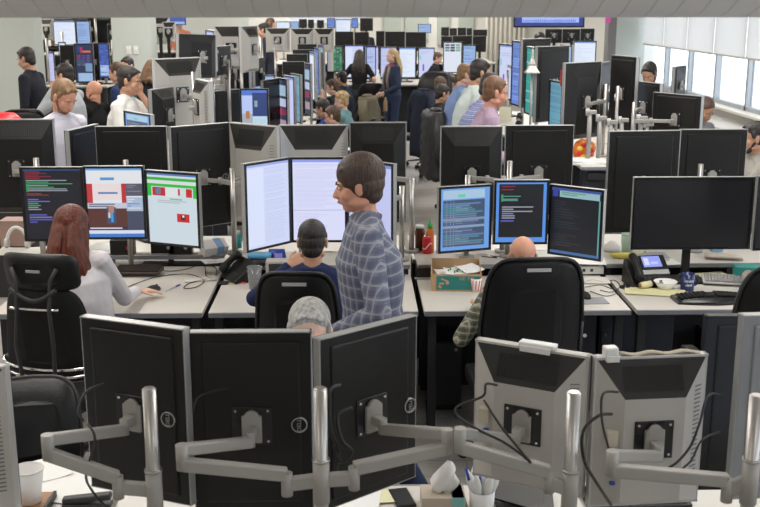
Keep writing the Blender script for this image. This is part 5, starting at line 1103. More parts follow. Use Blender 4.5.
ppx('dark-haired man in a white polo shirt with his fist at his mouth', 129, 65.5, 9.9, R(-98), lean=8, hp=12, hair='short', hairm=hb, skin=tan, shirt=cloth('polo_white', (.68, .67, .64)), sleeves='short', hl=(-.02, .20, 1.50), polel=(-.3, .6, -1), hr=(.10, .30, 1.25), vox=.009)
ppx('dark-haired man in a navy shirt half hidden behind the white polo man', 116, 62, 13.0, R(80), lean=6, hp=12, hair='short', hairm=hbr, skin=light, shirt=cloth('shirt_blue2', (.03, .05, .13)))
ppx('dark-haired man standing furthest back beside the pale green pillar', 126.5, 56.5, 14.6, R(150), lean=3, hp=10, hair='short', hairm=hb, skin=tan, shirt=cloth('shirt_teal', (.05, .22, .2)))
ppx('brown-haired woman in a charcoal top right of the white polo man', 153, 59.5, 13.6, R(-40), lean=6, hp=12, hair='medium', hairm=hairmat('hair_chestnut', (.16, .08, .035)), skin=light, female=True, shirt=cloth('top_charcoal', (.03, .032, .04)), sleeves='short', hr=(.16, .25, 1.1))
ppx('small distant person in a white shirt left of the pale green pillar', 104, 22, 23.5, R(60), hair='short', hairm=hbr, skin=light, shirt=white_shirt, vox=.016)
ppx('distant man in an orange shirt at the bright doorway above the left monitors', 178.5, 16.8, 27, R(170), hair='short', hairm=hb, skin=tan, shirt=cloth('shirt_orange', (.55, .2, .12)), vox=.018)
ppx('distant man in a dark jacket between the pale grey monitors', 263, 22.5, 21.5, R(80), hair='short', hairm=hb, skin=light, shirt=cloth('jacket_navy', (.03, .035, .05)), vox=.016)
ppx('distant person in a rust top above the pale grey monitors', 271, 17.5, 26, R(-60), hair='medium', hairm=hbr, skin=light, shirt=cloth('top_rust', (.4, .12, .05)), vox=.018)
# centre seated column
ppx('seated man in glasses nearest the camera in the centre row, facing left', 332, 105.5, 12.6, R(80), sit=1, lean=6, hp=14, hair='short', hairm=hbr, skin=light, glasses=True, shirt=cloth('shirt_slate', (.08, .1, .14)))
ppx('seated dark-haired person just behind the man in glasses, facing left', 322.5, 99, 13.6, R(70), sit=1, lean=10, hp=22, hair='short', hairm=hb, skin=tan, shirt=cloth('shirt_blue3', (.03, .05, .25)))
ppx('seated person with curly blond hair and a teal top', 341, 91.5, 14.5, R(75), sit=1, lean=5, hp=12, hair='curly', hairm=hbl, skin=pale, shirt=cloth('top_teal', (.14, .26, .28)))
ppx('seated brown-haired man with his hand at his face, left of the blond person', 332, 79, 16.2, R(85), sit=1, lean=7, hp=14, hair='short', hairm=hbr, skin=pale, shirt=cloth('shirt_dark2', (.05, .05, .06)), hl=(-.03, .24, 1.05))
ppx('seated dark-haired man in a navy sweater in front of the woman in black', 341, 71, 17.6, R(60), sit=1, lean=4, hp=12, hair='short', hairm=hb, skin=tan, shirt=cloth('sweater_navy', (.018, .03, .05)), girth=1.1)
ppx('dark long-haired woman in a black top seen from behind at the white screens', 359.5, 49.5, 20.0, R(-8), female=True, lean=4, hp=8, hair='long', hairm=hairmat('hair_dark_brown', (.03, .018, .014)), skin=light, shirt=cloth('top_black', (.012, .012, .013)), sleeves='short', hl=(-.26, .1, 1.0), hr=(.28, .08, .95))
def scarf(t, k, g):
    m = MB(); N = g['N']; m.tube([N+V((.09*math.cos(a), .085*math.sin(a), -.0)) for a in [i*PI/8 for i in range(17)]], .03, mat('scarf_red', (.25, .06, .07), .9), 8)
    for s in (-1, 1): m.tube([N+V((s*.05, .09, 0)), N+V((s*.07, .15, -.2)), N+V((s*.07, .14, -.42))], .028, mat('scarf_grey', (.2, .17, .16), .9), 8)
    m.bm.transform(Matrix.Scale(k, 4)); m.build('scarf', t)
ppx('blond woman in a navy coat with a red scarf standing in the centre aisle', 391.5, 48.5, 18.2, R(115), female=True, lean=1, hp=8, hair='long', hairm=hbl, skin=pale, shirt=cloth('coat_navy', (.035, .045, .085)), trous=jeans, hl=(-.08, .22, 1.0), hr=(.10, .22, .98), extra=scarf)
ppx('suited dark-haired man bending at the white screens right of the blond woman', 438, 52, 20.5, R(-110), lean=14, hp=22, hair='short', hairm=hbr, skin=light, shirt=cloth('suit_black', (.02, .02, .027)))
# right aisle
ppx('seated dark-haired man in black beside the row of standing men', 443, 84, 13.8, R(-75), sit=1, H=1.78, lean=8, hp=18, hair='short', hairm=hb, skin=tan, shirt=cloth('hoodie_black', (.02, .02, .021)), girth=1.12)
ppx('seated brown-haired person further back in front of the big office chair', 441, 76.5, 15.6, R(-60), sit=1, lean=8, hp=14, hair='short', hairm=hbr, skin=ruddy, shirt=cloth('shirt_grey2', (.2, .2, .22)))
ppx('seated dark-haired person furthest along the right aisle', 453, 76, 17.0, R(-90), sit=1, lean=8, hp=20, hair='short', hairm=hb, skin=tan, shirt=cloth('shirt_dark3', (.03, .03, .04)))
ppx('standing man in a blue shirt, furthest back of the four leaning men', 466, 63.5, 12.4, R(-85), lean=12, hp=14, hair='short', hairm=hlb, skin=light, shirt=cloth('shirt_blue', (.20, .28, .50)))
ppx('dark-haired man in a pale mint shirt, second from the back of four leaning men', 481, 59, 10.9, R(-80), lean=14, hp=14, hair='short', hairm=hb, skin=tan, shirt=cloth('shirt_mint', (.55, .62, .60)))
ppx('dark-haired man in a blue checked shirt squeezed behind the man in lilac', 491.5, 73, 9.9, R(-80), lean=22, hp=20, hair='short', hairm=hb, skin=tan, shirt=plaid('plaid_blue', (.6, .63, .75), (.10, .13, .40), (.03, .05, .2), .7, .2), hr=(.2, .35, .95))
ppx('brown-haired man in a lilac shirt, nearest of the four leaning men', 496, 76, 9.0, R(-85), lean=12, hp=12, hair='short', hairm=hairmat('hair_ginger_brown', (.16, .075, .035)), skin=ruddy, vox=.009, shirt=cloth('shirt_lilac', (.42, .30, .40)), hr=(.15, .35, 1.15))
ppx('dark-haired man in a grey top looking down in front of the bright windows', 650, 62, 12.0, R(140), lean=6, hp=30, hair='short', hairm=hb, skin=tan, beard=hb, shirt=cloth('top_grey', (.35, .36, .38)))
ppx('bearded man in a grey fleece at the right edge, facing left', 755, 121, 8.2, R(85), lean=2, hp=6, sit=1, H=1.85, hair='short', hairm=hb, skin=tan, beard=hb, shirt=cloth('fleece_grey', (.33, .31, .28)), vox=.009)
ppx('person with brown hair bending in a grey hoodie by the windows', 706, 97, 10.6, R(-150), sit=1, H=1.80, lean=22, hp=35, hair='medium', hairm=hairmat('hair_mid_brown', (.10, .055, .035)), skin=tan, shirt=cloth('hoodie_grey', (.26, .25, .25)))
ppx('distant dark-haired head above the blue screens under the hanging display', 540, 32, 17.5, R(180), hair='short', hairm=hb, skin=light, shirt=cloth('shirt_grey2', (.2, .2, .22)), vox=.016)
ppx('distant person with light hair above the middle monitor backs', 364, 24.5, 27, R(180), hair='short', hairm=hlb, skin=light, shirt=cloth('shirt_dark3', (.03, .03, .04)), vox=.018)

# ---------------- background desks and monitors ----------------
def area_desk(label, xa, xb, ya, yb, z, grp=None, panel=None): return desk(label, xa, xb, ya, yb, z, group=grp, panel=panel)
# standing desks on the right
GS = 'standing desks on the right'
XA, XB = 1.55, 3.02
area_desk('nearest white standing desk of the right block with magazines on it', XA+.35, XB, 8.75, 10.2, 1.12, GS, 8.85)
area_desk('second white standing desk of the right block, behind the nearest one', XA, XB, 10.25, 11.8, 1.12, GS)
area_desk('third white standing desk of the right block, furthest back', XA, XB, 11.85, 13.4, 1.12, GS)
BZ = 1.12
BK = 'monitors of the right standing block'
n1 = monitor(499, 515, 44, 12.8, 'upright screen with pale green and white bands, left edge of the right block', w=.42, h=.66, side=-1, kind='chart', group=BK, foot=1.12)
n2 = monitor(512, 524, 41, 11.6, 'narrow deep blue screen seen at a steep angle, front of the right block', w=.42, h=.70, side=-1, kind='blue', group=BK, foot=1.12)
n3 = monitor(520, 548, 38.5, 11.0, 'silver edged dark monitor back leaning beside the deep blue screen', w=.42, h=.70, side=1, face='back', group=BK)
n4 = monitor(527, 536, 47, 10.4, 'narrow green screen strip behind the small metal tower', w=.42, h=.66, side=-1, kind='green2', group=BK, foot=1.12)
n5 = monitor(534.5, 566, 46, 10.0, 'dark monitor back with silver frame right of the small metal tower', w=.44, h=.70, side=1, face='back', group=BK)
n6 = monitor(550, 564, 81, 9.6, 'narrow pale blue striped screen below the red band', w=.34, h=.46, side=-1, kind='tealstripes', group=BK, foot=1.12)
n7 = monitor(562, 598, 62, 9.2, 'large dark tilted monitor back in the middle of the right block', w=.46, h=.66, side=1, face='back', style='frustum', group=BK, roll=0)
n8 = monitor(612, 637, 56, 9.6, 'tall black monitor back against the pale end wall', w=.44, h=.66, side=-1, face='back', group=BK)
n9 = monitor(633, 661, 82, 9.4, 'black monitor back below the man in the grey top', w=.40, h=.44, side=-1, face='back', group=BK)
n10 = monitor(654, 702, 94, 9.0, 'silver framed black monitor back in front of the person in the grey hoodie', w=.52, h=.42, side=-1, face='back', group=BK)
n11 = monitor(672, 683.5, 66, 12.0, 'narrow black monitor standing out against the bright windows', w=.36, h=.42, side=1, face='back', group=BK)
n12 = monitor(597, 607, 62, 12.0, 'slim dark monitor back beside the dark grey column', w=.40, h=.60, side=1, face='back', group=BK, foot=1.12)
n13 = monitor(573, 596, 41, 15.2, 'pinkish white lit screen below the hanging display', yb=66, kind='white', group=BK, foot=1.0)
n14 = monitor(560, 572, 45, 13.2, 'light blue lit screen edge behind the right block', w=.4, h=.6, side=-1, kind='paleblue', group=BK, foot=1.12)
n15 = monitor(545, 562, 29, 18.5, 'left brown-black monitor back under the hanging display', yb=43, face='back', group=BK, foot=1.0)
n16 = monitor(562, 580, 29, 18.4, 'middle black monitor back under the hanging display', yb=43, face='back', group=BK, foot=1.0)
n17 = monitor(580, 594, 28.5, 18.3, 'right blue-black monitor back under the hanging display', yb=44, face='back', group=BK, foot=1.0)
for mm_ in (n1, n2, n4, n6, n12, n13, n14, n15, n16, n17): pass
for (px, Y, mons, zz, lb) in ((508, 12.6, [n3], 1.12, 'pole carrying the leaning dark back at the front of the right block'), (556, 10.4, [n5], 1.12, 'pole beside the striped blue screen'), (606, 9.35, [n7], 1.12, 'white pole with a horizontal arm in the middle of the right block'), (618, 9.0, [n8], 1.12, 'second white pole of the right block, just right of the first'), (634, 8.95, [n9, n10], 1.12, 'thin pole with white fittings below the man in the grey top')):
    small_pole(lb, px, {508: 70, 556: 75, 606: 84, 618: 86, 634: 102}[px], Y, mons, zz, .015, 'poles of the right standing block')
# fittings crowd: extra white arm brackets
rg = random.Random(5)
for i, (px, py) in enumerate(((600, 118), (611, 122), (622, 120), (641, 118), (647, 124), (590, 112))):
    p = at(px, py, 9.0); t = thing('desk_clamp', ['white arm bracket low between the poles of the right block', 'white bracket beside the first white pole', 'white bracket between the two white poles', 'small white fitting left of the thin pole', 'small white fitting right of the thin pole', 'white knuckle joint on the large tilted monitor'][i], 'bracket', (p.x, p.y, 1.12), 0, 'white fittings on the right standing desks')
    h_ = max(p.z-1.12, .06)
    m = MB(); m.cyl((0, 0, 0), (0, 0, h_), .02, .02, armgrey, 12); m.build('post', t); m = MB(); m.box((.02, -.01, h_), (.07, .035, .035), armgrey, .008); m.cyl((-.02, 0, h_-.03), (-.02, 0, h_+.03), .018, .018, beige2, 12); m.build('knuckle', t)
# tower ornament
p = at(532, 72, 9.8); t = thing('tower_ornament', 'small speckled grey metal tower ornament in front of the green screen', 'ornament', (p.x, p.y, 1.12)); sp = mat('speckled_metal', (.42, .40, .37), .4, .5, noise=.5, nscale=90); z0 = p.z-1.12; z1 = at(532, 48, 9.8).z-1.12
m = MB(); m.cyl((0, 0, 0), (0, 0, z0), .012, .012, armgrey, 10); m.build('stem', t)
m = MB(); hh_ = z1-z0; m.rings([[V((s_*x, s_*y, z0+f*hh_)) for x, y in ((-.5, -.5), (.5, -.5), (.5, .5), (-.5, .5))] for f, s_ in ((0, .12), (.12, .085), (.3, .055), (.55, .028), (.8, .018), (1, .006))], sp, smooth=False); m.box((0, 0, z0-.004), (.13, .13, .012), sp); m.box((0, 0, z0+hh_*.33), (.07, .07, .01), sp); m.build('tower', t)
p = at(562, 70, 9.15); m = MB(); m.box((p.x, p.y-.02, at(562, 78, 9.15).z), (.03, .02, at(562, 70, 9.15).z-at(562, 86, 9.15).z), red, .004); tag(m.build('banner'), 'small red vertical band on the side of the large tilted monitor', 'banner')
# magazines, orange flower pack on nearest standing desk
q = atz(588, 165, BZ)
for i, (dx, dy, w_, d_, rz, lb) in enumerate(((0, 0, .32, .22, .1, 'bottom magazine of the stack on the nearest standing desk'), (.02, .02, .30, .22, -.1, 'middle magazine of the stack on the nearest standing desk'), (-.01, .03, .30, .2, .25, 'top magazine of the stack on the nearest standing desk'))):
    sheet(lb, (q.x+dx, q.y+.1+dy, BZ+.012*i+.001), w_, d_, rz, paper, .011, curl=.002, name='magazine', group='magazine stack')
t = thing('snack_pack', 'orange and red crumpled snack pack above the magazines', 'pack', (q.x+.02, q.y+.28, BZ)); rg = random.Random(2); m = MB()
m.rings([[V(((.085+.02*rg.random())*f*math.cos(a*PI/7), (.05+.01*rg.random())*f*math.sin(a*PI/7), z+.01*rg.random())) for a in range(14)] for z, f in ((0, .8), (.05, 1), (.1, 1.05), (.15, .8), (.18, .3))], orange); m.build('pack', t)
m = MB()
for i in range(7): a = i*.9; m.ell((.05*math.cos(a), -.055, .09+.05*math.sin(a)), (.03, .008, .02), yellow if i % 2 else red, None, 8, 6)
m.build('petal_print', t)
t = thing('stapler', 'dark stapler with chrome edge left of the orange snack pack', 'stapler', (q.x-.17, q.y+.22, BZ), R(50)); m = MB(); m.box((0, 0, .012), (.2, .04, .02), dark_grey, .005); m.build('base', t); m = MB(); m.box((0, 0, .05), (.2, .035, .03), black_plastic, .008, ry=R(-10)); m.box((0, 0, .07), (.18, .02, .006), chrome, .002, ry=R(-10)); m.build('top_arm', t)
q = atz(532, 115, BZ); t = thing('note_card', 'cream card standing on the right standing desk beside the men', 'card', (XA+.18, 12.2, BZ)); m = MB(); m.box((0, 0, .09), (.14, .01, .17), mat('cream_card', (.72, .69, .52), .7), .001, rx=R(-12)); m.build('card', t)
for i, (dx, Y, lb) in enumerate(((.15, 11.0, 'grey desk gadget nearest the man in lilac'), (.25, 11.6, 'dark desk gadget behind the grey one'), (.1, 12.7, 'pale figurine by the banded screen'))):
    t = thing('gadget', lb, 'gadget', (XA+dx, Y, BZ)); m = MB(); m.lathe((0, 0, 0), [(.05, 0), (.055, .02), (.03, .05), (.035, .1), (.02, .16), (.005, .17)], (armgrey, dark_grey, tissue)[i], 16); m.build('body', t); m = MB(); m.ell((0, -.03, .12), (.035, .02, .03), black_plastic, None, 10, 8); m.build('head', t)
t = thing('keyboard_tray', 'dark laptop base on the desk below the dark grey column', 'laptop', (2.8, 9.9, BZ)); m = MB(); m.box((0, 0, .01), (.34, .24, .02), black_plastic, .005); m.build('base', t)

area_desk('desk of the lit screens below the hanging display', 2.75, 4.4, 14.9, 15.9, 1.0, 'far cross desks')
area_desk('desk under the three black backs below the hanging display', 3.1, 4.8, 18.0, 19.2, 1.0, 'far cross desks')
area_desk('small desk under the screen at the bright doorway', -4.9, -4.1, 26.2, 27.2, 1.3, 'far cross desks')
area_desk('high far desk under the far black backs', at(334, 60, 22.9).x, at(488, 60, 22.9).x, 22.55, 23.4, 1.0, 'far cross desks')
area_desk('furthest desk along the bright back wall', at(274, 40, 26).x, at(490, 40, 26).x, 24.7, 27.0, 1.1, 'far cross desks')
# ---- centre block: desk column with fan of screens facing right
GC = 'centre column desks'; GCM = 'fan of screens in the centre column'
for i in range(4): area_desk('white desk of the centre column, '+['nearest the camera', 'second from the camera', 'third from the camera', 'furthest from the camera'][i], -1.50, -.58, 10.7+1.7*i, 12.36+1.7*i, .76, GC)
cm_ = [
 (213, 239, 90, 11.4, .40, .60, 1, 'back', 'white', 'dark monitor back at the near left of the centre fan of screens'),
 (240.5, 269, 88.5, 11.6, .42, .60, 0, 'screen', 'colour', 'near screen with blue top and pale table, first of the centre fan'),
 (262, 278, 79, 12.4, .44, .66, 1, 'back', 'white', 'brown-grey monitor back behind the first screen of the centre fan'),
 (275, 288, 78, 12.6, .44, .66, -1, 'screen', 'redmix', 'dark screen with a red picture in the centre fan'),
 (284, 295, 76, 13.1, .42, .66, -1, 'screen', 'lav', 'slim lavender screen next to the red picture screen'),
 (254, 276, 75, 13.6, .42, .62, 0, 'screen', 'paleblue', 'pale blue screen top showing behind the brown-grey back'),
 (291, 301, 74, 13.8, .40, .62, -1, 'screen', 'tealstripes', 'slim teal grey screen in the middle of the centre fan'),
 (283, 305, 61.5, 14.4, .46, .70, 0, 'back', 'white', 'black monitor back with silver frame rising in the middle of the fan'),
 (302, 311, 63, 14.5, .44, .70, -1, 'screen', 'redmix', 'slim white and pink screen right of the rising black back'),
 (287, 308, 54, 15.6, .46, .70, 0, 'back', 'white', 'second black monitor back up the fan, behind the rising one'),
 (310, 315, 52, 15.8, .44, .70, -1, 'screen', 'white', 'slimmest pale blue screen up the fan'),
 (293, 313, 49.5, 16.5, .46, .70, 0, 'back', 'white', 'third black monitor back up the fan'),
 (314, 319.5, 48, 16.8, .44, .72, -1, 'screen', 'blue', 'slim bright blue screen at the top of the fan'),
 (298, 317, 44, 17.1, .46, .72, 0, 'back', 'white', 'furthest black monitor back at the top of the fan'),
 (319, 324, 45, 17.25, .44, .72, -1, 'screen', 'darkterm', 'dark edge screen ending the fan'),
]
for (x0, x1, yt, Y, w_, h_, sd, fc, kd, lb) in cm_:
    kw = dict(w=w_) if sd else {}
    mm = monitor(x0, x1, yt, Y, lb, h=h_, side=sd, face=fc, kind=kd, group=GCM, mount=False, foot=.76, **kw)
t = thing('paper_stack', 'loose papers on the centre column desk by the seated people', 'papers', (-.25, 12.4, .76)); m = MB(); rg = random.Random(9)
for i in range(9): m.box((rg.uniform(-.1, .12), rg.uniform(-1.2, 1.8), .006+.004*i), (.22, .3, .003), paper, 0, rz=rg.uniform(-.6, .6))
m.build('sheets', t)
q = at(317, 117, 12.9); t = thing('mug', 'blue mug on the desk beside the man in glasses', 'mug', (-.42, 12.9, .76)); m = MB(); m.lathe((0, 0, 0), [(.04, 0), (.042, .1), (.037, .1), (.036, .01)], blue_plastic, 20); m.build('body', t)
# far right of centre: multicolour printout wall
monitor(327, 343, 46, 20.8, 'screen of green number columns beside the woman in black', yb=72, kind='greenrows', group='far facing screens', mount=False, foot=.9)
FS = 'far facing screens'
fs = [(344.5, 364, 45, 'whitetext', 'white screen left of the dark-haired woman in black'), (364.5, 376, 45.5, 'paleblue', 'pale blue screen right of the dark-haired woman in black'), (380, 397, 46.5, 'lav', 'lavender screen behind the blond woman'), (398.5, 416, 47, 'white', 'bright white screen right of the blond woman'), (418, 434.5, 47.5, 'chart', 'screen with a green and a purple mark'), (443, 462, 42, 'grid', 'white screen with a grid of small pictures'), (462.5, 476, 45, 'paleblue', 'blue screen right of the picture grid'), (366, 379, 46, 'lav', 'narrow screen hidden between the two women')]
for (x0, x1, yt, kd, lb) in fs: monitor(x0, x1, yt, 21.6, lb, yb=78 if x0 < 440 else 73, kind=kd, group=FS, mount=False, foot=.9)
ax_ = at(340, 60, 21.6).x; bx_ = at(478, 60, 21.6).x
for i in range(3): w_ = (bx_-ax_)/3; area_desk('far cross desk under the facing screens, '+('left', 'middle', 'right')[i], ax_+w_*i+.01, ax_+w_*(i+1)-.01, 20.9, 22.4, .9, 'far cross desks')
FB = 'far monitor backs above the facing screens'
for i, (x0, x1, yt, yb, lb) in enumerate(((335, 353.5, 31.5, 42, 'far black monitor back above the white screen, left one'), (354.5, 369, 32, 42, 'far black monitor back above the white screen, right one'), (376, 384.5, 31, 46, 'narrow far monitor back above the lavender screen'), (385, 405, 31.5, 45, 'wide far brown-black monitor back above the blond woman'), (405.5, 426, 32, 45, 'wide far brown-black monitor back right of the blond woman'), (441, 452, 36, 42, 'small dark far monitor back above the picture grid'), (452.5, 472, 35.5, 42, 'far brown-grey monitor back above the picture grid'), (472.5, 486, 36, 46, 'far blue-black monitor back right of the picture grid'))):
    monitor(x0, x1, yt, 22.8, lb, yb=yb+6, face='back', group=FB, mount=False, foot=1.0)
for i, (x0, x1, yt, lb) in enumerate(((441, 449, 27, 'tiny far monitor back, leftmost in the row under the frosted glazing'), (449.5, 457, 28, 'tiny far monitor back, second in the row under the frosted glazing'), (457.5, 466, 27.5, 'tiny far monitor back, third in the row under the frosted glazing'), (466.5, 472, 28, 'tiny far monitor back, fourth in the row under the frosted glazing'), (473, 487, 29.5, 'far black tilted monitor back at the right end under the glazing'))):
    monitor(x0, x1, yt, 25, lb, yb=36, face='back', group='tiny far monitor backs', mount=False, foot=1.1)
monitor(418, 431, 24, 27, 'pale blue far screen in front of the frosted glazing', yb=33, kind='paleblue', group='tiny far screens', mount=False, foot=1.1)
for (x0, x1, yt, yb, kd, lb) in ((276, 290, 21.5, 29, 'white', 'far white screen above the pale grey backs, left'), (290.5, 299, 21.5, 29, 'paleblue', 'far pale blue screen above the pale grey backs'), (327, 335, 18, 28, 'blue', 'far blue screen left of the white one'), (335.5, 351, 19, 33, 'white', 'far white screen in the centre of the top'), (351.5, 358, 18, 28, 'blue', 'far blue screen right of the white one'), (168, 186, 16, 25, 'bluegrid', 'far screen at the bright doorway behind the left monitors')):
    monitor(x0, x1, yt, 26.5, lb, yb=yb, kind=kd, group='tiny far screens', mount=False, foot=1.1)
for (x0, x1, yt, yb, lb) in ((299, 307, 19, 28, 'far dark monitor back under the bright ceiling strip, first'), (308, 314, 19.5, 28, 'far dark monitor back under the bright ceiling strip, second'), (317, 324, 20, 28, 'far dark monitor back under the bright ceiling strip, third'), (360, 373, 18, 31, 'far large black screen back beside the glazed column')):
    monitor(x0, x1, yt, 26, lb, yb=yb, face='back', group='tiny far monitor backs', mount=False, foot=1.1)
p = at(367, 24, 25.5)
# pale monitors bank left of centre
GB = 'pale grey backs left of centre'
pb = [monitor(266, 290, 28, 18, 'pale grey monitor back, first of the far row of three', yb=52, face='back', style='beige', group=GB, frame=beige2),
 monitor(291, 314, 28.5, 18, 'pale grey monitor back, second of the far row of three', yb=52, face='back', style='beige', group=GB, frame=beige2),
 monitor(314.5, 334, 28.5, 18, 'pale grey monitor back, third of the far row of three', yb=52, face='back', style='beige', group=GB, frame=beige2),
 monitor(215, 249, 26, 12.4, 'pale grey monitor back standing tall between the poles', yb=69, face='back', style='beige', group=GB, frame=beige2),
 monitor(240, 256, 26, 12.0, 'pale grey monitor seen almost edge on right of the tall one', w=.40, h=.50, side=1, face='back', style='beige', group=GB, frame=beige2),
 monitor(154, 200, 58, 8.9, 'big pale grey monitor back beside the man in the white polo', w=.46, h=.58, side=1, face='back', style='beige', group=GB, frame=beige2),
 monitor(199, 213, 80, 8.3, 'pale grey monitor corner seen side on right of the big pale one', w=.34, h=.40, side=-1, face='back', style='beige', group=GB, frame=beige2)]
db = [monitor(176, 213, 34, 9.9, 'black monitor back leaning above the big pale grey one', w=.50, h=.40, side=1, face='back', group='black backs left of centre', style='frustum', roll=-3),
 monitor(207, 215, 30, 10.9, 'lavender screen edge right of the leaning black back', w=.36, h=.40, side=-1, kind='lav', group='black backs left of centre'),
 monitor(150, 172, 88, 8.6, 'dark grey monitor back in front of the man in the white polo', w=.34, h=.42, side=1, face='back', group='black backs left of centre', style='frustum'),
 monitor(126, 152, 112.5, 7.72, 'low monitor with a blue screen corner in front of the white polo man', w=.40, h=.30, side=-1, kind='blueterm', foot=.74, group='black backs left of centre'),
 monitor(222, 236, 66, 12.7, 'small black monitor back low among the left poles', w=.30, h=.30, side=1, face='back', foot=1.12, group='black backs left of centre'),
 monitor(238, 251, 66, 12.6, 'small black monitor back among the left poles, right of the tall pale one', w=.30, h=.30, side=-1, face='back', foot=0.76, group='black backs left of centre'),
 monitor(253, 263, 58, 12.4, 'small black monitor back high beside the tallest light pole', w=.30, h=.32, side=1, face='back', foot=0.76, group='black backs left of centre'),
 monitor(213, 229, 46, 11.2, 'grey monitor back low between the tall pale ones', w=.34, h=.30, side=1, face='back', group='black backs left of centre')]
area_desk('left standing desk beside the big pale grey monitor', -1.83, -1.15, 8.4, 10.3, 1.12, 'left standing desks'); area_desk('second left standing desk behind the first', -2.15, -1.54, 10.35, 13.2, 1.12, 'left standing desks')
area_desk('far desk under the row of three pale grey backs', at(262, 50, 18).x, at(337, 50, 18).x, 17.7, 18.8, .95, 'left standing desks')
LP = 'poles of the left standing block'
for i, (px, yt, Y, mons, lb) in enumerate(((193, 72, 8.7, [pb[5]], 'grey pole beside the big pale grey monitor back'), (201, 84, 8.6, [pb[6]], 'grey pole right of the side-on pale monitor'), (212, 77, 10.5, [db[0]], 'thin grey pole under the leaning black monitor'), (228, 60, 11.2, [db[7]], 'grey pole in front of the tall pale grey back'), (241, 62, 12.0, [pb[3]], 'grey pole right of the tall pale grey back'), (252, 38, 12.3, [pb[4]], 'tall light pole right of the edge-on pale monitor'), (261, 38, 12.6, [], 'tallest light pole between the tall pale back and the row of three'), (275, 48, 17.2, [pb[0]], 'far pole in front of the first pale grey back of the row'))):
    small_pole(lb, px, yt, Y, mons, 1.12 if i < 7 else .95, .018, LP)
rg = random.Random(12)
AL = []
for i in range(34):
    px = rg.uniform(200, 300); py = rg.uniform(56, 84) if px > 215 else rg.uniform(80, 112); Y = 10.6+ (300-px)*.0+rg.uniform(0, 2.0)
    p = at(px, py, Y); p.x = min(max(p.x, -2.1), -1.6); zb_ = 1.12; hh2 = max(p.z-zb_, .08)
    t = thing('monitor_stand', 'grey spare monitor arm standing among the left poles', 'monitor arm', (p.x, Y, zb_), rg.uniform(-1, 1), 'spare grey arms among the left poles')
    m = MB(); m.cyl((0, 0, 0), (0, 0, hh2), .018, .018, armgrey, 12); m.build('post', t)
    m = MB(); L = rg.uniform(.12, .28); sg = rg.choice((-1, 1)); m.bar((0, 0, hh2-.04), (sg*L, -.05, hh2-.04+rg.uniform(-.04, .06)), .03, .045, beige2, .006); m.cyl((sg*L, -.05, hh2-.09), (sg*L, -.05, hh2+.03), .022, .022, armgrey, 12); m.build('arm', t)
    if i % 3 == 0: m = MB(); m.box((sg*L, -.08, hh2), (.10, .02, .12), black_plastic, .004); m.build('mounting_plate', t)
# ---- far left bank between wall and pillar
FL = 'far left screens'
fl = [monitor(53.5, 76, 20.5, 19.95, 'white upright screen at the top of the far left bank', yb=45, kind='white', group=FL, foot=1.55), monitor(76.5, 90.5, 21, 19.95, 'pale blue lined upright screen at the top of the far left bank', yb=44, kind='paleblue', group=FL, foot=1.55),
 monitor(58.5, 66, 42, 18.9, 'small tilted white screen under the large white one', yb=55, kind='white', group=FL), monitor(75, 94, 43.5, 18.6, 'dark dashboard screen with red and orange marks in the far left bank', yb=83, kind='dash', group=FL, foot=1.08),
 monitor(98.5, 110, 43, 18.7, 'blue table screen beside the pillar in the far left bank', yb=78, kind='bluegrid', group=FL, foot=1.08), monitor(47, 55, 52, 18.8, 'grey lit screen low beside the wall in the far left bank', yb=82, kind='lav', group=FL, foot=1.08),
 monitor(61, 75, 45, 18.9, 'dark monitor back between the dashboard and the white screen', yb=80, face='back', group=FL, foot=1.08), monitor(91, 100, 43, 19.1, 'dark monitor back between the dashboard and the blue table', yb=80, face='back', group=FL, foot=1.08),
 monitor(88, 96, 17, 20.3, 'tall dark monitor back at the top of the far left bank', yb=42, face='back', group=FL, foot=1.55), monitor(108, 116, 24, 20.2, 'black monitor back beside the pillar top', yb=42, face='back', group=FL, foot=1.55),
 monitor(41, 54, 19, 20.4, 'pale grey monitor back high beside the left wall', yb=40, face='back', style='beige', group=FL, foot=1.55, frame=beige2),
 monitor(153, 170, 17, 17.2, 'pale monitor back high right of the pillar', yb=44, face='back', style='beige', group=FL, foot=1.55, frame=beige2), monitor(163, 176, 22, 17.0, 'pale arm-mounted monitor back right of the pillar', yb=42, face='back', style='beige', group=FL, foot=1.55, frame=beige2)]
a, b = at(41, 60, 19).x, at(116, 60, 19).x; area_desk('far left standing desk under the lower screens', a, b, 18.2, 19.6, 1.08, 'far left desks'); area_desk('far left high counter under the upper screens', a-.85, b, 19.7, 20.8, 1.55, 'far left desks')
a, b = at(154, 60, 17).x, at(192, 60, 17).x; area_desk('white counter right of the pillar', a, b, 16.78, 18.0, atz(170, 52, 0).z+1.55, 'far left desks')
for i, (px, yt, Y, zz, lb) in enumerate(((46, 38, 18.6, 1.08, 'grey pole nearest the left wall'), (62, 32, 19.0, 1.08, 'grey pole with a cross arm in front of the white screen'), (95, 18, 20.2, 1.55, 'pale pole at the top of the far left bank'), (112, 40, 18.8, 1.08, 'brass coloured pole by the pillar'))): small_pole(lb, px, yt, Y, [fl[2]] if i == 1 else [], zz, .022, 'far left poles')
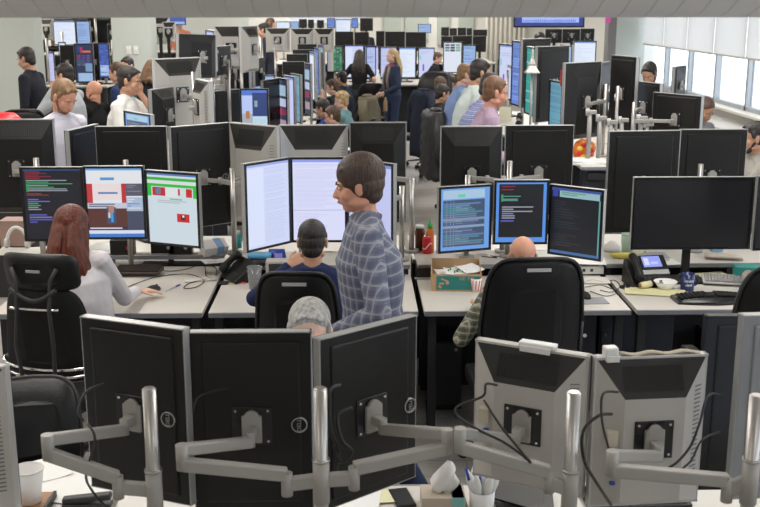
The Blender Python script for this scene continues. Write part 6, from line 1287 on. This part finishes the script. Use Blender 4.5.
# black storage behind far left bank
a, b = at(41, 60, 21.2).x, at(116, 60, 21.2).x; t = thing('shelving', 'dark storage rack behind the far left screens', 'shelves', ((a+b)/2, 21.2, 0)); m = MB(); m.box((0, .2, 1.1), (b-a, .04, 2.2), panel_dark)
for z in (.1, .6, 1.1, 1.6, 2.15): m.box((0, 0, z), (b-a, .38, .03), dark_grey)
for sx in (-1, 0, 1): m.box((sx*(b-a-.04)/2, 0, 1.1), (.03, .38, 2.2), dark_grey)
m.build('frame', t)
for i in range(8):
    tt = thing('binder', 'pale binder on the dark rack behind the far left screens', 'binder', ((a+b)/2-.5+.12*i, 21.15, 1.645), 0, 'binders on the dark rack'); m = MB(); m.box((0, 0, .15), (.07, .25, .30), (paper, cardboard, armgrey)[i % 3], .004); m.build('cover', tt)
# chairs in the background
def bchair(label, px, py, Y, face, top=None, w=.5, arms=True, **k_):
    p = at(px, py, Y); return office_chair(label, (p.x, Y, 0), face, top=top or p.z, w=w, tag_=False, group='background office chairs', arms=arms, **k_)
bchair('big black high-backed chair in the centre aisle, right of the blond woman', 427, 73, 16.2, R(150), w=.62)
c1 = bchair('black chair with a puffer jacket over its back by the aisle', 462, 112, 12.6, R(-80), w=.5, base_m=chrome)
bchair('black chair with a dark coat, behind the puffer jacket chair', 443, 92, 15.0, R(-60), w=.46)
bchair('chair with an olive jacket over its back, right of the seated people', 346, 99, 15.2, R(70), w=.50)
bchair('black chair of the woman in black, low at the facing screens', 369, 82, 18.8, R(10), w=.5)
for i, (px, Y, fc, lb) in enumerate(((338, 12.45, 80, 'black chair under the seated man in glasses'), (330, 13.5, 70, 'black chair under the second seated person of the centre row'), (348, 14.3, 75, 'black chair under the blond seated person'), (340, 16.0, 85, 'black chair under the man with his hand at his face'), (348, 17.4, 60, 'black chair under the man in the navy sweater'), (98, 12.7, 70, 'black chair of the bald bearded man'), (759, 8.2, 85, 'black chair of the man at the right edge'))):
    p = at(px, 100, Y); office_chair(lb, (p.x, Y, 0), R(fc), top=.95, w=.46, tag_=False, group='background office chairs', arms=False)
def jacket(label, chair, zt, zb_, w_, mt, puff=0, name='jacket'):
    t = thing(name, label, 'jacket', chair.location+V((0, 0, 0)), chair.rotation_euler.z); m = MB(); n = 22; rs = []; K = 13
    for j in range(K):
        f = j/(K-1); z = zt-(zt-zb_)*f; ww = w_/2*(.80+.28*f); pf = (.028*(j % 2) if puff else .004*math.sin(j*1.3)); r_ = []
        for i in range(n):
            a = i*2*PI/n; ca, sa = math.cos(a), math.sin(a); r_.append(V((math.copysign(abs(ca)**.6, ca)*(ww+pf), -.335-.10*(1-f)*0+math.copysign(abs(sa)**.6, sa)*(.10+pf+.02*f)+.012*math.sin(i*2.1+j*.4), z+.01*math.sin(i*1.7))))
        rs.append(r_)
    m.rings(rs, mt); m.build('body', t)
    for s in (-1, 1):
        m = MB(); pts = [V((s*w_*.42, -.33, zt-.05)), V((s*w_*.56, -.36, zt-.22)), V((s*w_*.60, -.37, zt-.42)), V((s*w_*.60, -.36, zt-.60))]; m.tube(pts, [.06, .068, .062, .055], mt, 12); m.build('sleeve', t)
    m = MB(); m.tube([V((.10*math.cos(a), -.32+.05*math.sin(a), zt+.01)) for a in [i*PI/6 for i in range(13)]], .022, mt, 8); m.build('collar', t); return t
jacket('black quilted puffer jacket hanging over the chair by the aisle', c1, c1.location.z+at(434, 112, 12.6).z+.02, .42, .60, mat('puffer_black', (.022, .022, .022), .6, bump=.4, bscale=14), 1)
cc = [o for o in COL.objects if o.get('label', '').startswith('chair with an olive')][0]; jacket('olive jacket over the chair right of the seated people', cc, at(361, 98, 15.2).z+.03, .5, .5, cloth('olive_cloth', (.13, .115, .08)))
cc = [o for o in COL.objects if o.get('label', '').startswith('black chair with a dark coat')][0]; jacket('dark navy coat over the chair behind the puffer jacket', cc, at(421, 92, 15.0).z+.03, .35, .46, cloth('coat_dark', (.02, .024, .04)))
# water bottle in the blond woman's hand and a bottle on the far desk
q = at(385.5, 110, 18.0); t = thing('bottle', 'brownish drink bottle held low by the blond woman', 'bottle', (q.x, q.y-.02, q.z-.02)); m = MB(); m.lathe((0, 0, 0), [(.03, 0), (.034, .01), (.034, .16), (.014, .22), (.014, .24)], mat('iced_drink', (.3, .2, .12), .3), 14); m.build('body', t)
q = at(378, 84, 20.95); t = thing('bottle', 'white spray bottle on the far desk between the women', 'bottle', (q.x, 21.05, .9)); m = MB(); m.lathe((0, 0, 0), [(.05, 0), (.055, .02), (.05, .16), (.02, .22), (.02, .28)], white_plastic, 14); m.build('body', t)
# window side: speakerphone on the sill, dark seat
q = at(733, 121, 14.0)
side = thing('side_counter', 'pale low counter along the windows on the right', 'counter', (XR-.45, 13.0, 0)); m = MB(); m.box((0, 0, .72), (.5, 6, .03), desk_white, .004); m.build('worktop', side); m = MB(); m.box((.05, 0, .35), (.38, 5.96, .70), beige, .004); m.build('body', side)
for i, (px, lb, Y) in enumerate(((731, 'flat black conference phone on the window counter, upper one', 13.6), (737, 'flat black keyboard-like unit on the window counter, lower one', 12.6))):
    t = thing('conference_phone', lb, 'phone', (XR-.48, Y, .736), 0, 'black units on the window counter'); m = MB(); m.lathe((0, 0, 0), [(.14, 0), (.15, .015), (.11, .04), (.03, .05)], black_plastic, 20); m.build('body', t); m = MB(); m.cyl((0, 0, .048), (0, 0, .056), .03, .03, dark_grey, 14); m.build('keypad', t)
# red telephone / chair at far left edge
q = at(3, 113, 9.0); t = thing('red_bag', 'red bag at the far left edge beside a dark chair', 'bag', (q.x, q.y, 0)); hgt = q.z; m = MB(); m.rings([[V((.16*f*math.cos(a*PI/8), .12*f*math.sin(a*PI/8), z)) for a in range(16)] for z, f in ((hgt-.30, .8), (hgt-.2, 1), (hgt-.06, 1), (hgt, .6))], red); m.build('bag', t); m = MB(); m.box((0, 0, (hgt-.30)/2), (.4, .4, hgt-.30), dark_grey, .01); m.build('pedestal', t)
bchair('dark grey chair beside the red bag at the left edge', 20, 106, 9.6, R(20), w=.46)
